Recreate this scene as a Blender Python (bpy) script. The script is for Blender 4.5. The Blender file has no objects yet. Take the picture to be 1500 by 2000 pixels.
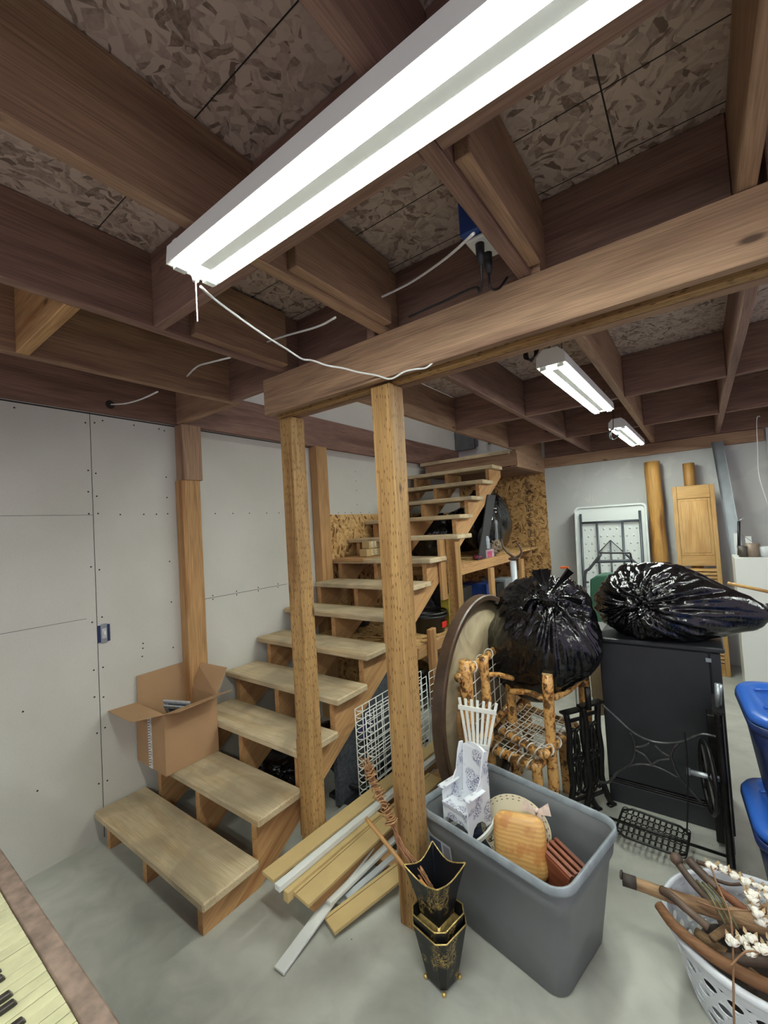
import bpy, bmesh, math, random
from mathutils import Vector, Matrix, noise
V = Vector
random.seed(7)
C = bpy.context.scene.collection
sc = bpy.context.scene

# ---------------------------------------------------------------- camera, world, exposure
FOC = 835.75                      # focal length in pixels of a 1500 x 2000 frame
YAW, PITCH, ROLL = math.radians(-36.3465), math.radians(2.0415), math.radians(-3.3921)
CAM = V((2.8995, -0.9711, 1.696))
cd = bpy.data.cameras.new('camera'); co = bpy.data.objects.new('camera', cd); C.objects.link(co)
fw = V((math.sin(YAW)*math.cos(PITCH), math.cos(YAW)*math.cos(PITCH), math.sin(PITCH)))
r0 = V((math.cos(YAW), -math.sin(YAW), 0)); u0 = r0.cross(fw)
rt = math.cos(ROLL)*r0 + math.sin(ROLL)*u0; up_ = -math.sin(ROLL)*r0 + math.cos(ROLL)*u0
co.matrix_world = Matrix.Translation(CAM) @ Matrix((rt, up_, -fw)).transposed().to_4x4()
cd.sensor_fit = 'VERTICAL'; cd.sensor_height = 36.0; cd.lens = FOC/2000*36.0
cd.clip_start = 0.02; cd.clip_end = 60
sc.camera = co
sc.view_settings.view_transform = 'Standard'; sc.view_settings.look = 'None'
sc.view_settings.gamma = 1.0; sc.view_settings.use_curve_mapping = False
sc.view_settings.exposure = 0.98
W = bpy.data.worlds.new('world'); sc.world = W; W.use_nodes = True
W.node_tree.nodes['Background'].inputs[0].default_value = (0.90, 0.79, 1.0, 1)  # ambient fill added to lift the ceiling, purple standing in for lens flare
W.node_tree.nodes['Background'].inputs[1].default_value = 0.33
TUBE_POWER = 56.0

# ---------------------------------------------------------------- materials
def srgb(r, g, b):
    f = lambda c: (c/255/12.92) if c/255 <= .04045 else ((c/255+.055)/1.055)**2.4
    return (f(r), f(g), f(b), 1)
MATS = {}
class NT:
    def __init__(s, name):
        s.m = bpy.data.materials.new(name); s.m.use_nodes = True; s.t = s.m.node_tree
        s.b = s.t.nodes['Principled BSDF']; s.co = None
    def n(s, kind, **k):
        x = s.t.nodes.new(kind)
        for a, v in k.items(): setattr(x, a, v)
        return x
    def l(s, a, b): s.t.links.new(a, b)
    def coord(s, rnd=True):
        tc = s.n('ShaderNodeTexCoord'); out = tc.outputs['Object']
        if rnd:
            oi = s.n('ShaderNodeObjectInfo'); mm = s.n('ShaderNodeMath', operation='MULTIPLY'); mm.inputs[1].default_value = 37.0
            s.l(oi.outputs['Random'], mm.inputs[0])
            va = s.n('ShaderNodeVectorMath', operation='ADD'); s.l(out, va.inputs[0]); s.l(mm.outputs[0], va.inputs[1]); out = va.outputs[0]
        return out
    def scale(s, vec, sc3, rot=(0, 0, 0)):
        mp = s.n('ShaderNodeMapping'); mp.inputs['Scale'].default_value = sc3; mp.inputs['Rotation'].default_value = rot
        s.l(vec, mp.inputs['Vector']); return mp.outputs[0]
    def noise(s, vec, scale, detail=3, dist=0.0, rough=.5):
        x = s.n('ShaderNodeTexNoise'); x.inputs['Scale'].default_value = scale; x.inputs['Detail'].default_value = detail
        x.inputs['Distortion'].default_value = dist; x.inputs['Roughness'].default_value = rough
        s.l(vec, x.inputs['Vector']); return x.outputs['Fac']
    def voro(s, vec, scale, feature='F1', out='Distance', rand=1.0):
        x = s.n('ShaderNodeTexVoronoi', feature=feature); x.inputs['Scale'].default_value = scale; x.inputs['Randomness'].default_value = rand
        s.l(vec, x.inputs['Vector']); return x.outputs[out]
    def ramp(s, fac, stops, interp='LINEAR'):
        x = s.n('ShaderNodeValToRGB'); cr = x.color_ramp; cr.interpolation = interp
        while len(cr.elements) < len(stops): cr.elements.new(.5)
        for e, (p, c) in zip(cr.elements, stops):
            e.position = p; e.color = c if len(c) == 4 else (*c, 1)
        s.l(fac, x.inputs[0]); return x.outputs[0]
    def mix(s, fac, a, b, mode='MIX'):
        x = s.n('ShaderNodeMix', data_type='RGBA', blend_type=mode)
        if isinstance(fac, float): x.inputs[0].default_value = fac
        else: s.l(fac, x.inputs[0])
        for i, v in ((6, a), (7, b)):
            if isinstance(v, tuple): x.inputs[i].default_value = v
            else: s.l(v, x.inputs[i])
        return x.outputs[2]
    def bump(s, h, strength=.3, dist=.01):
        x = s.n('ShaderNodeBump'); x.inputs['Strength'].default_value = strength; x.inputs['Distance'].default_value = dist
        s.l(h, x.inputs['Height']); s.l(x.outputs[0], s.b.inputs['Normal'])
    def done(s, col, rough=.6, metal=0, spec=.5):
        if isinstance(col, tuple): s.b.inputs['Base Color'].default_value = col
        else: s.l(col, s.b.inputs['Base Color'])
        s.b.inputs['Roughness'].default_value = rough; s.b.inputs['Metallic'].default_value = metal
        s.b.inputs['Specular IOR Level'].default_value = spec
        return s.m
W0 = (0, 0, 0, 1); W1 = (1, 1, 1, 1)
def wood(name, light, dark, rough=.65, ring=7.0, knots=.6, grime=None, fine=.25, cuts=False):
    t = NT(name); c = t.coord()
    a = t.noise(t.scale(c, (.55, ring, ring)), 1.6, 3, .8)
    col = t.ramp(a, [(.3, dark), (.52, light), (.62, tuple(x*.93 for x in light[:3])+(1,)), (.75, dark)])
    f = t.noise(t.scale(c, (3, 90, 90)), 2.2, 3)
    fr = t.ramp(f, [(.3, (1-fine*1.6,)*3), (.7, (1,)*3)])
    col = t.mix(1.0, col, fr, 'MULTIPLY')
    big = t.noise(t.scale(c, (1, 2, 2)), 1.3, 2); br = t.ramp(big, [(.3, (.82,)*3), (.7, (1.0,)*3)])
    col = t.mix(1.0, col, br, 'MULTIPLY')
    if knots:
        k = t.voro(t.scale(c, (1.0, 2.6, 2.6)), 2.0); kf = t.ramp(k, [(.035, W1), (.075, W0)])
        col = t.mix(kf, col, tuple(x*.28 for x in dark[:3])+(1,))
    if cuts:
        k = t.voro(t.scale(c, (14, 62, 62)), 1.6, rand=.55); kf = t.ramp(k, [(.16, W1), (.24, W0)])
        col = t.mix(kf, col, tuple(x*.45 for x in dark[:3])+(1,))
    if grime:
        g = t.noise(c, 4, 5, .6); gf = t.ramp(g, [(.42, W0), (.66, (.75,)*3)])
        col = t.mix(gf, col, grime)
    t.bump(f, .12, .004)
    return t.done(col, rough, 0, .3)
def plain(name, col, rough=.5, metal=0, spec=.5, var=0.0, vs=8, bump=0.0, bs=40):
    t = NT(name); cc = col
    if var or bump: c = t.coord()
    if var:
        a = t.noise(c, vs, 4); cc = t.mix(t.ramp(a, [(.35, W0), (.65, W1)]), tuple(x*(1-var) for x in col[:3])+(1,), tuple(min(1, x*(1+var*.5)) for x in col[:3])+(1,))
    if bump: t.bump(t.noise(c, bs, 3), bump, .005)
    return t.done(cc, rough, metal, spec)
def osb(name, a, b, d, s=1.0, axis='Z'):
    t = NT(name); c = t.coord(False)
    w = t.noise(c, 7*s, 2); wv = t.n('ShaderNodeVectorMath', operation='MULTIPLY_ADD')
    t.l(w, wv.inputs[0]); wv.inputs[1].default_value = (.10, .10, .10); t.l(c, wv.inputs[2])
    k = 'XYZ'.index(axis)
    def layer(ang):
        r = [0, 0, 0]; r[k] = ang
        mp = t.n('ShaderNodeMapping'); mp.vector_type = 'POINT'; mp.inputs['Rotation'].default_value = r; t.l(wv.outputs[0], mp.inputs['Vector'])
        q = [13*s, 13*s, 13*s]; q[(k+1) % 3] = 42*s
        return t.voro(t.scale(mp.outputs[0], q), 1, out='Color')
    cells = t.voro(c, 17*s, out='Color'); sx = t.n('ShaderNodeSeparateColor'); t.l(cells, sx.inputs[0])
    m = layer(.25)
    for th, ang in ((.3, 1.2), (.52, -.75), (.76, 2.3)):
        m = t.mix(t.ramp(sx.outputs[0], [(th, W0), (th+.01, W1)], 'CONSTANT'), m, layer(ang))
    bw = t.n('ShaderNodeRGBToBW'); t.l(m, bw.inputs[0])
    f = t.noise(c, 60*s, 4)
    mm = t.n('ShaderNodeMath', operation='MULTIPLY_ADD'); t.l(f, mm.inputs[0]); mm.inputs[1].default_value = .35; t.l(bw.outputs[0], mm.inputs[2])
    col = t.ramp(mm.outputs[0], [(.30, d), (.5, b), (.85, a)])
    t.bump(mm.outputs[0], .25, .004)
    return t.done(col, .75, 0, .2)
M = {}
M['joist'] = wood('joist_wood', srgb(184, 148, 118), srgb(146, 112, 90), ring=5)
M['joist_deep'] = wood('joist_wood_reddish', srgb(156, 122, 106), srgb(124, 94, 82), ring=5)
M['pine'] = wood('stud_wood', srgb(205, 160, 108), srgb(172, 120, 74), ring=8)
M['post'] = wood('treated_post_wood', srgb(190, 150, 96), srgb(140, 98, 56), ring=9, cuts=True)
M['tread'] = wood('tread_wood', srgb(226, 206, 168), srgb(200, 172, 130), ring=6, knots=0, grime=srgb(152, 138, 114), fine=.2)
M['stringer'] = wood('stringer_wood', srgb(212, 165, 112), srgb(186, 132, 84), ring=7, knots=.3)
M['mdf'] = plain('raw_fibreboard', srgb(196, 170, 118), .7, var=.08)
M['mdfedge'] = plain('fibreboard_groove', srgb(110, 88, 52), .8)
M['whitewood'] = plain('white_primed_wood', srgb(225, 228, 224), .5, var=.05)
M['osb'] = osb('strand_board', srgb(214, 178, 122), srgb(184, 142, 88), srgb(112, 78, 44), 1, 'X')
M['osby'] = osb('strand_board_back', srgb(190, 152, 102), srgb(154, 116, 70), srgb(88, 62, 38), 1, 'Y')
M['osbceil'] = osb('subfloor_strand_board', srgb(196, 176, 164), srgb(168, 148, 138), srgb(120, 102, 92), 1.5, 'Z')
M['white'] = plain('white_enamel', srgb(232, 234, 228), .35, spec=.5)
M['black'] = plain('black_paint', srgb(24, 24, 26), .4, var=.3)
M['blackwood'] = plain('black_painted_wood', srgb(38, 40, 44), .42, var=.25, vs=5)
M['blackmetal'] = plain('black_cast_iron', srgb(26, 25, 24), .38, .3, var=.3, vs=30)
M['cord_white'] = plain('white_cable_sheath', srgb(225, 225, 222), .5)
M['cord_black'] = plain('black_cable_sheath', srgb(22, 22, 26), .5)
M['iron'] = plain('highlight_iron', srgb(74, 74, 74), .3, .45, var=.4, vs=30)  # black iron lightened so the braces seem to catch highlights
M['gap'] = plain('dark_gap', srgb(45, 42, 38), .9)
M['metal'] = plain('galvanised_steel', srgb(170, 178, 182), .38, .75, var=.1)
M['darkmetal'] = plain('grey_steel_tube', srgb(85, 90, 96), .4, .5)
# drywall with faint fibre speckle
t = NT('drywall_paper'); c = t.coord(False)
a = t.noise(c, 1.4, 4); s2 = t.noise(c, 220, 2)
col = t.mix(t.ramp(a, [(.35, W0), (.68, W1)]), srgb(196, 194, 184), srgb(208, 206, 198))
col = t.mix(t.ramp(s2, [(.3, (.35,)*3), (.45, W0)]), col, srgb(168, 166, 158)); M['drywall'] = t.done(col, .85, 0, .2)
t = NT('drywall_taped'); c = t.coord(False)
a = t.noise(c, 2.2, 4, 1.2)
col = t.mix(t.ramp(a, [(.56, W0), (.60, W1)]), srgb(194, 195, 192), srgb(206, 206, 200))
b_ = t.noise(c, .8, 3, .6); col = t.mix(t.ramp(b_, [(.45, W0), (.62, (.6,)*3)]), col, srgb(184, 186, 184)); M['drywall2'] = t.done(col, .8, 0, .2)
# concrete
t = NT('concrete_slab'); c = t.coord(False)
a = t.noise(c, 1.3, 6, .5, .6); b_ = t.noise(c, 6, 5, 1.0); d = t.noise(c, 90, 3)
col = t.ramp(a, [(.3, srgb(160, 162, 154)), (.5, srgb(180, 181, 172)), (.7, srgb(196, 196, 186))])
br = t.ramp(b_, [(.3, (.84,)*3), (.6, (1,)*3)]); col = t.mix(1.0, col, br, 'MULTIPLY')
sp = t.voro(c, 9); col = t.mix(t.ramp(sp, [(.018, W1), (.03, W0)]), col, srgb(60, 58, 54))
t.bump(d, .05, .003); M['concrete'] = t.done(col, .5, 0, .35)
# fluorescent tube
t = NT('lit_tube'); t.b.inputs['Emission Color'].default_value = (.93, 1.0, .93, 1); t.b.inputs['Emission Strength'].default_value = TUBE_POWER
M['tube'] = t.done((.9, .9, .9, 1), .4)
# plastic sack
t = NT('black_plastic_film'); c = t.coord()
h = t.noise(c, 7, 5, 1.6); h2 = t.noise(t.scale(c, (30, 8, 8)), 1.2, 4, 2.5)
hm = t.n('ShaderNodeMath', operation='ADD'); t.l(h, hm.inputs[0]); t.l(h2, hm.inputs[1])
t.bump(hm.outputs[0], .22, .012); M['sack'] = t.done(srgb(12, 12, 14), .13, 0, .7)

# ---------------------------------------------------------------- mesh helpers
def frame(d, up=V((0, 0, 1))):
    d = d.normalized(); y = up.cross(d)
    if y.length < 1e-4: y = V((0, 1, 0)).cross(d)
    y.normalize(); z = d.cross(y); return d, y, z
def link(name, me, m, parent=None, smooth=False, mw=None):
    o = bpy.data.objects.new(name, me); C.objects.link(o)
    for x in (m if isinstance(m, (list, tuple)) else [m]): me.materials.append(x)
    if smooth:
        for p in me.polygons: p.use_smooth = True
    if mw is not None: o.matrix_world = mw
    if parent is not None:
        o.parent = parent; o.matrix_parent_inverse = PM[parent.name].inverted()
        PM[o.name] = o.matrix_world.copy() if mw is None else mw
    else: PM[o.name] = Matrix() if mw is None else mw
    return o
PM = {}
class MB:
    "collects shapes in world coordinates; build() links them as one mesh object with its origin at their middle"
    def __init__(s): s.b = bmesh.new(); s.mi = 0
    def face(s, vs):
        try: f = s.b.faces.new(vs); f.material_index = s.mi; return f
        except ValueError: return None
    def hexa(s, P):
        v = [s.b.verts.new(p) for p in P]
        for q in ((0, 3, 2, 1), (4, 5, 6, 7), (0, 1, 5, 4), (1, 2, 6, 5), (2, 3, 7, 6), (3, 0, 4, 7)): s.face([v[i] for i in q])
    def box(s, x0, x1, y0, y1, z0, z1):
        s.hexa([V(p) for p in ((x0, y0, z0), (x1, y0, z0), (x1, y1, z0), (x0, y1, z0), (x0, y0, z1), (x1, y0, z1), (x1, y1, z1), (x0, y1, z1))]); return s
    def obox(s, c, d, L, w, h, up=V((0, 0, 1))):
        "box centred at c, L along d, w sideways, h along up"
        x, y, z = frame(V(d), V(up)); c = V(c)
        s.hexa([c + x*a*L/2 + y*b*w/2 + z*e*h/2 for e in (-1, 1) for a, b in ((-1, -1), (1, -1), (1, 1), (-1, 1))]); return s
    def bar(s, p0, p1, w, h, up=V((0, 0, 1))):
        p0, p1 = V(p0), V(p1); return s.obox((p0+p1)/2, p1-p0, (p1-p0).length, w, h, up)
    def tube(s, pts, r, n=8, closed=False, cap=True, jit=0.0):
        pts = [V(p) for p in pts]; N = len(pts); rs = r if isinstance(r, (list, tuple)) else [r]*N
        rings = []; last = None
        for i, p in enumerate(pts):
            if closed: t_ = pts[(i+1) % N]-pts[i-1]
            else: t_ = pts[min(i+1, N-1)]-pts[max(i-1, 0)]
            if t_.length < 1e-7: t_ = V((0, 0, 1))
            t_.normalize()
            if last is None:
                a = V((0, 0, 1)) if abs(t_.z) < .9 else V((1, 0, 0))
                u = (a-t_*a.dot(t_)).normalized()
            else:
                u = last-t_*last.dot(t_); u = u.normalized() if u.length > 1e-6 else V((1, 0, 0))
            last = u; w = t_.cross(u)
            rings.append([s.b.verts.new(p+(u*math.cos(k*2*math.pi/n)+w*math.sin(k*2*math.pi/n))*rs[i]*(1+jit*random.uniform(-1, 1))) for k in range(n)])
        for i in range(N if closed else N-1):
            A, B = rings[i], rings[(i+1) % N]
            for k in range(n): s.face([A[k], A[(k+1) % n], B[(k+1) % n], B[k]])
        if cap and not closed: s.face(rings[0][::-1]); s.face(rings[-1])
        return s
    def cyl(s, p0, p1, r0, r1=None, n=16): return s.tube([p0, p1], [r0, r0 if r1 is None else r1], n)
    def lathe(s, prof, c, n=24, axis=V((0, 0, 1)), closed=False):
        x, y, z = frame(V(axis)); c = V(c); R = []
        for r, h in prof: R.append([s.b.verts.new(c+x*h+(y*math.cos(k*2*math.pi/n)+z*math.sin(k*2*math.pi/n))*max(r, 1e-4)) for k in range(n)])
        for A, B in zip(R, R[1:]):
            for k in range(n): s.face([A[k], A[(k+1) % n], B[(k+1) % n], B[k]])
        if not closed: s.face(R[0][::-1]); s.face(R[-1])
        return s
    def prism(s, poly, d, off=V((0, 0, 0))):
        "poly = list of 3D points, extruded by vector d"
        a = [s.b.verts.new(V(p)+off) for p in poly]; b = [s.b.verts.new(V(p)+off+V(d)) for p in poly]; n = len(poly)
        s.face(a[::-1]); s.face(b)
        for i in range(n): s.face([a[i], a[(i+1) % n], b[(i+1) % n], b[i]])
        return s
    def ball(s, c, r, seg=3, sq=(1, 1, 1), bumpy=0.0, freq=6):
        c = V(c); g = bmesh.ops.create_icosphere(s.b, subdivisions=seg, radius=1.0)
        for v in g['verts']:
            d = v.co.copy(); k = 1+bumpy*noise.noise(d*freq+c*13)
            v.co = c+V((d.x*sq[0], d.y*sq[1], d.z*sq[2]))*r*k
        for v in g['verts']:
            for f in v.link_faces: f.material_index = s.mi
        return s
    def build(s, name, m, parent=None, smooth=False, bevel=0.0, grain=None):
        if bevel: bmesh.ops.bevel(s.b, geom=list(s.b.edges), offset=bevel, segments=1, affect='EDGES', clamp_overlap=True)
        bmesh.ops.recalc_face_normals(s.b, faces=list(s.b.faces))
        lo = V([min(v.co[i] for v in s.b.verts) for i in range(3)]); hi = V([max(v.co[i] for v in s.b.verts) for i in range(3)])
        if grain is not None:
            x, y, z = frame(V(grain)); R = Matrix((x, y, z)).transposed().to_4x4()
        else: R = Matrix()
        mw = Matrix.Translation((lo+hi)/2) @ R; inv = mw.inverted()
        for v in s.b.verts: v.co = inv @ v.co
        me = bpy.data.meshes.new(name); s.b.to_mesh(me); s.b.free()
        return link(name, me, m, parent, smooth, mw)
def tag(o, label, cat, group=None, kind=None):
    if label: o['label'] = label
    if cat: o['category'] = cat
    if group: o['group'] = group
    if kind: o['kind'] = kind
    return o
def thing(name, label, cat, loc, group=None, rz=0.0):
    o = bpy.data.objects.new(name, None); C.objects.link(o); o.empty_display_size = .1
    mw = Matrix.Translation(V(loc)) @ Matrix.Rotation(rz, 4, 'Z'); o.matrix_world = mw; PM[o.name] = mw
    return tag(o, label, cat, group)
def struct(o): o['kind'] = 'structure'; return o
def board(name, p0, p1, w, h, m, parent=None, up=V((0, 0, 1)), bevel=.003):
    p0, p1 = V(p0), V(p1); b = MB().bar(p0, p1, w, h, up)
    return b.build(name, m, parent, False, bevel, grain=p1-p0)
def seg(p0, p1, n, fn=None):
    p0, p1 = V(p0), V(p1); return [p0.lerp(p1, i/n)+(fn(i/n) if fn else V((0, 0, 0))) for i in range(n+1)]
def smoothpath(pts, k=6):
    pts = [V(p) for p in pts]; out = []
    for i in range(len(pts)-1):
        a = pts[max(i-1, 0)]; b = pts[i]; c = pts[i+1]; d = pts[min(i+2, len(pts)-1)]
        for j in range(k):
            t_ = j/k; out.append(.5*((2*b)+(c-a)*t_+(2*a-5*b+4*c-d)*t_*t_+(3*b-a-3*c+d)*t_**3))
    out.append(pts[-1]); return out
AX = {'x': 0, 'y': 1, 'z': 2}
def at(u, v, ax, val):
    "the point where the line of sight through (u, v) meets the plane ax = val; used to take sizes off the photograph"
    d = fw+rt*((u-750)/FOC)-up_*((v-1000)/FOC); i = AX[ax]; return CAM+d*((val-CAM[i])/d[i])

# ================================================================ THE SETTING
ZJ = 2.487; JH = 0.286; ZC = ZJ+JH           # underside of the joists, joist depth, underside of the deck
YB = 4.93                                     # back wall
struct(MB().box(-.1, 6.6, -4.1, 5.1, -.12, 0).build('floor', M['concrete']))
# left wall: drywall sheets with screws and joints in the same mesh
w = MB(); w.box(-.1, 0, -4.1, 1.985, 0, ZJ+.01); w.box(-.1, 0, 1.985, YB+.1, 1.85, ZJ+.01); w.box(-.1, 0, -4.1, YB+.1, ZC, 5.2)
w.mi = 1
def screw(b, y, z, r=.0048): b.cyl((-.001, y, z), (.0012, y, z), r, n=8)
random.seed(3)
for z in (2.42, 2.13, 1.87, 1.55, 1.25, .97, .62, .31, .12, 2.0, .8):
    for y in (.052-.022, .052+.024): screw(w, y+random.uniform(-.004, .004), z+random.uniform(-.02, .02))
    screw(w, .495, z+random.uniform(-.03, .03))
for y in (-.9, -.6, -.39, .2, .34, .42, .72, .85, 1.0, 1.15, 1.32, 1.45): screw(w, y, 1.872)
for y in (.8, 1.0, 1.2, 1.4): screw(w, y, 1.272); screw(w, y, 1.245)
for y in (.12, .3, .46, -.3, -.7): screw(w, y, 2.45)
for z in (.97, 1.02, 1.05): screw(w, .2+z*.1, z)
for z in (2.3, 2.2, 2.1, 1.95): screw(w, 2.5, z)
for y in (2.05, 2.2, 2.3, 2.4, 2.55, 2.7, 3.0, 3.2): screw(w, y, 1.868)
for y, z in ((-.25, .42), (-.3, .85), (.3, .35), (.42, .7)): screw(w, y, z)
w.box(-.01, .0008, .0505, .0535, 0, 2.49); w.box(-.01, .0008, -1.2, .05, 1.8705, 1.8725); w.box(-.01, .0008, .69, 1.5, 1.256, 1.259); w.box(-.01, .0008, -1.2, -.0, 1.268, 1.270)
w.box(-.01, .001, -4, 1.98, 2.478, 2.4865)
struct(w.build('wall_left', [M['drywall'], M['gap']]))
o = MB().box(-.1, 0, 1.985, YB+.1, 0, 1.85).build('wall_left_strand_board', M['osb']); o.name = 'trim_1'; struct(o)
# back wall
w = MB(); w.box(-.1, 3.5, YB, YB+.12, 0, 5.2); w.mi = 1
for y in range(18): w.cyl((1.265+random.uniform(-.003, .003), YB-.001, .2+y*.12), (1.265, YB+.001, .2+y*.12), .004, n=6)
struct(w.build('wall_back', [M['drywall2'], M['gap']]))
w = MB(); w.box(.0, 1.265, YB-.012, YB, 0, 2.33)
w.mi = 1                                       # smudged grading stamps, too faint to read
random.seed(11)
z = 2.2
while z > .95:
    hgt = random.uniform(.05, .16); n = random.randint(3, 6)
    for i in range(n):
        zz = z-hgt*i/n; xx = 1.0+random.uniform(-.01, .01)
        w.box(xx, xx+random.uniform(.03, .075), YB-.0135, YB-.01, zz-.010, zz-.001)
        if random.random() < .5: w.box(xx+.02, xx+.03, YB-.0135, YB-.01, zz-.025, zz)
    if random.random() < .6: w.box(.990, .997, YB-.0135, YB-.01, z-hgt, z); w.box(1.078, 1.085, YB-.0135, YB-.01, z-hgt, z)
    z -= hgt+random.uniform(.02, .05)
o = w.build('trim_2', [M['osby'], plain('stamp_ink', srgb(70, 50, 34), .8)]); struct(o)
struct(MB().box(3.5, 6.6, YB-.02, YB+.1, 0, 5.2).build('wall_back_right', M['drywall2']))
# deck over the joists, open over the stair
w = MB(); w.box(-.1, 6.6, -4.1, .62, ZC, ZC+.02); w.box(1.27, 6.6, .62, 5.0, ZC, ZC+.02)
w.mi = 1
for x in (1.55, 2.77, 3.4, .35): w.box(x, x+.004, -4, .62, ZC-.001, ZC+.001)
for y in (-.98, -.37, .24, 1.45, 2.9, 4.2, .05, .49): w.box(1.3 if y > .5 else 0, 5, y, y+.003, ZC-.001, ZC+.001)
struct(w.build('ceiling', [M['osbceil'], M['gap']]))
struct(MB().box(-.1, 6.6, -4.1, 5.1, 5.2, 5.3).build('ceiling_upper', M['drywall']))

# ---- lumber fixed to the shell
def lumber(name, label, cat, p0, p1, w_, h_, m, group=None, up=V((0, 0, 1))):
    return tag(board(name, p0, p1, w_, h_, m, None, up), label, cat, group)
zc = ZJ+JH/2
lumber('rim_board', 'wide reddish rim board running along the top of the left drywall above the stair', 'beam', (.022, -4, zc), (.022, 4.9, zc), .042, JH-.004, M['joist_deep'])
lumber('rim_board', 'reddish rim board across the top of the back wall where the joists end', 'beam', (1.3, 4.905, zc), (4.4, 4.905, zc), .04, JH-.004, M['joist_deep'])
lumber('ledger_board', 'narrow ledger board fixed below the joists along the back wall', 'beam', (1.28, 4.9, 2.42), (3.48, 4.9, 2.42), .05, .13, M['joist'])
G1 = 'ceiling joists'
FJ = [.7, 1.295, 1.91, 2.49, 3.05, 3.66]
FN = ['short side', 'second', 'third', 'fourth', 'fifth', 'sixth']
for i, x in enumerate(FJ):
    lumber('ceiling_joist', 'deep reddish ceiling joist in front of the big beam, %s from the left wall' % ['first', 'second', 'third', 'fourth', 'fifth', 'sixth'][i], 'joist',
           (x, -4, zc), (x, .6 if i != 0 else .59, zc), .04, JH-.002, M['joist_deep' if i % 2 else 'joist'], G1)
for k, x in ((0, 1.245), (1, 1.845), (2, 2.52), (3, 3.11), (4, 3.72)):
    lab = ['deep joist along the open stairwell behind the big beam', 'ceiling joist behind the beam left of the two small lights', 'ceiling joist behind the beam right beside the two small lights',
           'ceiling joist behind the beam at the right side of the photo', 'ceiling joist behind the beam at the far right edge'][k]
    lumber('ceiling_joist', lab, 'joist', (x, .62 if k == 0 else .44, zc), (x, 4.88, zc), .04, JH-.002, M['joist_deep' if k % 2 else 'joist'], G1)
# spliced second plies lapped beside the joists
for x, y0, y1, lab in ((1.335, -.05, .42, 'short splice board beside the joist left of the beam end'), (1.95, -.08, .42, 'short splice board beside the joist right of the pull chain light'),
                       (2.53, -.1, .42, 'short splice board beside the joist by the blue outlet box')):
    lumber('splice_board', lab, 'board', (x, y0, zc), (x, y1, zc), .04, JH-.03, M['joist'])
for x, lab in ((2.57, 'joist splice end behind the beam above the middle light'), (3.17, 'joist splice end behind the beam at the right edge'), (1.90, 'joist splice end behind the beam right of the foreground post')):
    lumber('splice_board', lab, 'board', (x, .66, zc+.03), (x, .85, zc+.03), .04, JH-.06, M['joist'])
# blocking
rows = [(-.175, 'above the front light', [(1, 2), (2, 3), (3, 4)]), (.545, 'over the big beam', [(0, 1), (1, 2), (2, 3), (3, 4)])]
for y, nm, prs in rows:
    for a, b in prs:
        lumber('blocking_board', 'short cross block %s between joists %s from the left wall' % (nm, ['one and two', 'two and three', 'three and four', 'four and five'][a]), 'board',
               (FJ[a]+.021, y, zc), (FJ[b]-.021, y, zc), .04, JH-.004, M['joist_deep'], 'cross blocks between joists')
lumber('blocking_board', 'pale weathered cross block nearest the left edge of the photo', 'board', (.721, -.435, zc), (1.273, -.435, zc), .045, JH-.004, M['pine'], 'cross blocks between joists')
lumber('blocking_board', 'short cross block against the left wall at the corner of the stairwell', 'board', (.045, .58, zc), (.679, .58, zc), .04, JH-.004, M['joist'], 'cross blocks between joists')
BX = [1.245, 1.845, 2.52, 3.11, 3.72]
for j, (y, nm) in enumerate(((2.38, 'in the row behind the middle light'), (3.64, 'in the row nearest the back wall'))):
    for a in range(4):
        lumber('blocking_board', 'cross block %s, %s bay from the stairwell' % (nm, ['first', 'second', 'third', 'fourth'][a]), 'board',
               (BX[a]+.021, y, zc), (BX[a+1]-.021, y, zc), .04, JH-.004, M['joist_deep'], 'cross blocks between joists')
# main beam: three plies with a gap
bm = thing('main_beam', 'big built-up wooden beam crossing the ceiling on top of the two posts', 'beam', (2.6, .45, 2.3))
board('front_ply', (1.145, .452, 2.394), (4.4, .452, 2.394), .04, .184, M['joist'], bm)
board('rear_ply', (1.135, .535, 2.394), (4.4, .535, 2.394), .04, .184, M['post'], bm)
board('rear_ply', (1.14, .585, 2.394), (4.4, .585, 2.394), .04, .184, M['joist'], bm)
board('nailer', (1.26, .665, 2.50), (4.4, .665, 2.50), .04, .04, M['pine'], bm)
# posts
lumber('support_post', 'slimmer treated square post under the left end of the beam, standing beside the stair', 'post', (1.188, .585, 0), (1.188, .575, 2.300), .09, .092, M['post'], None, V((0, 1, 0)))
lumber('support_post', 'stout yellowish treated post in front of everything, under the middle of the beam', 'post', (1.80, .585, 0), (1.845, .535, 2.302), .10, .1, M['post'], None, V((0, 1, 0)))
pw = thing('wall_post', 'notched wooden post on the left wall behind the cardboard box', 'post', (.04, .6, 0))
board('post_body', (.047, .62, .2), (.047, .62, 2.1), .135, .085, M['pine'], pw, V((1, 0, 0)))
board('post_body', (.05, .635, 2.1), (.05, .635, ZJ-.002), .14, .095, M['joist'], pw, V((1, 0, 0)))
lumber('wall_post', 'wooden post on the left wall beside the upper stair treads', 'post', (.05, 1.91, 0), (.05, 1.91, ZJ-.004), .14, .095, M['pine'], None, V((1, 0, 0)))

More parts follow.
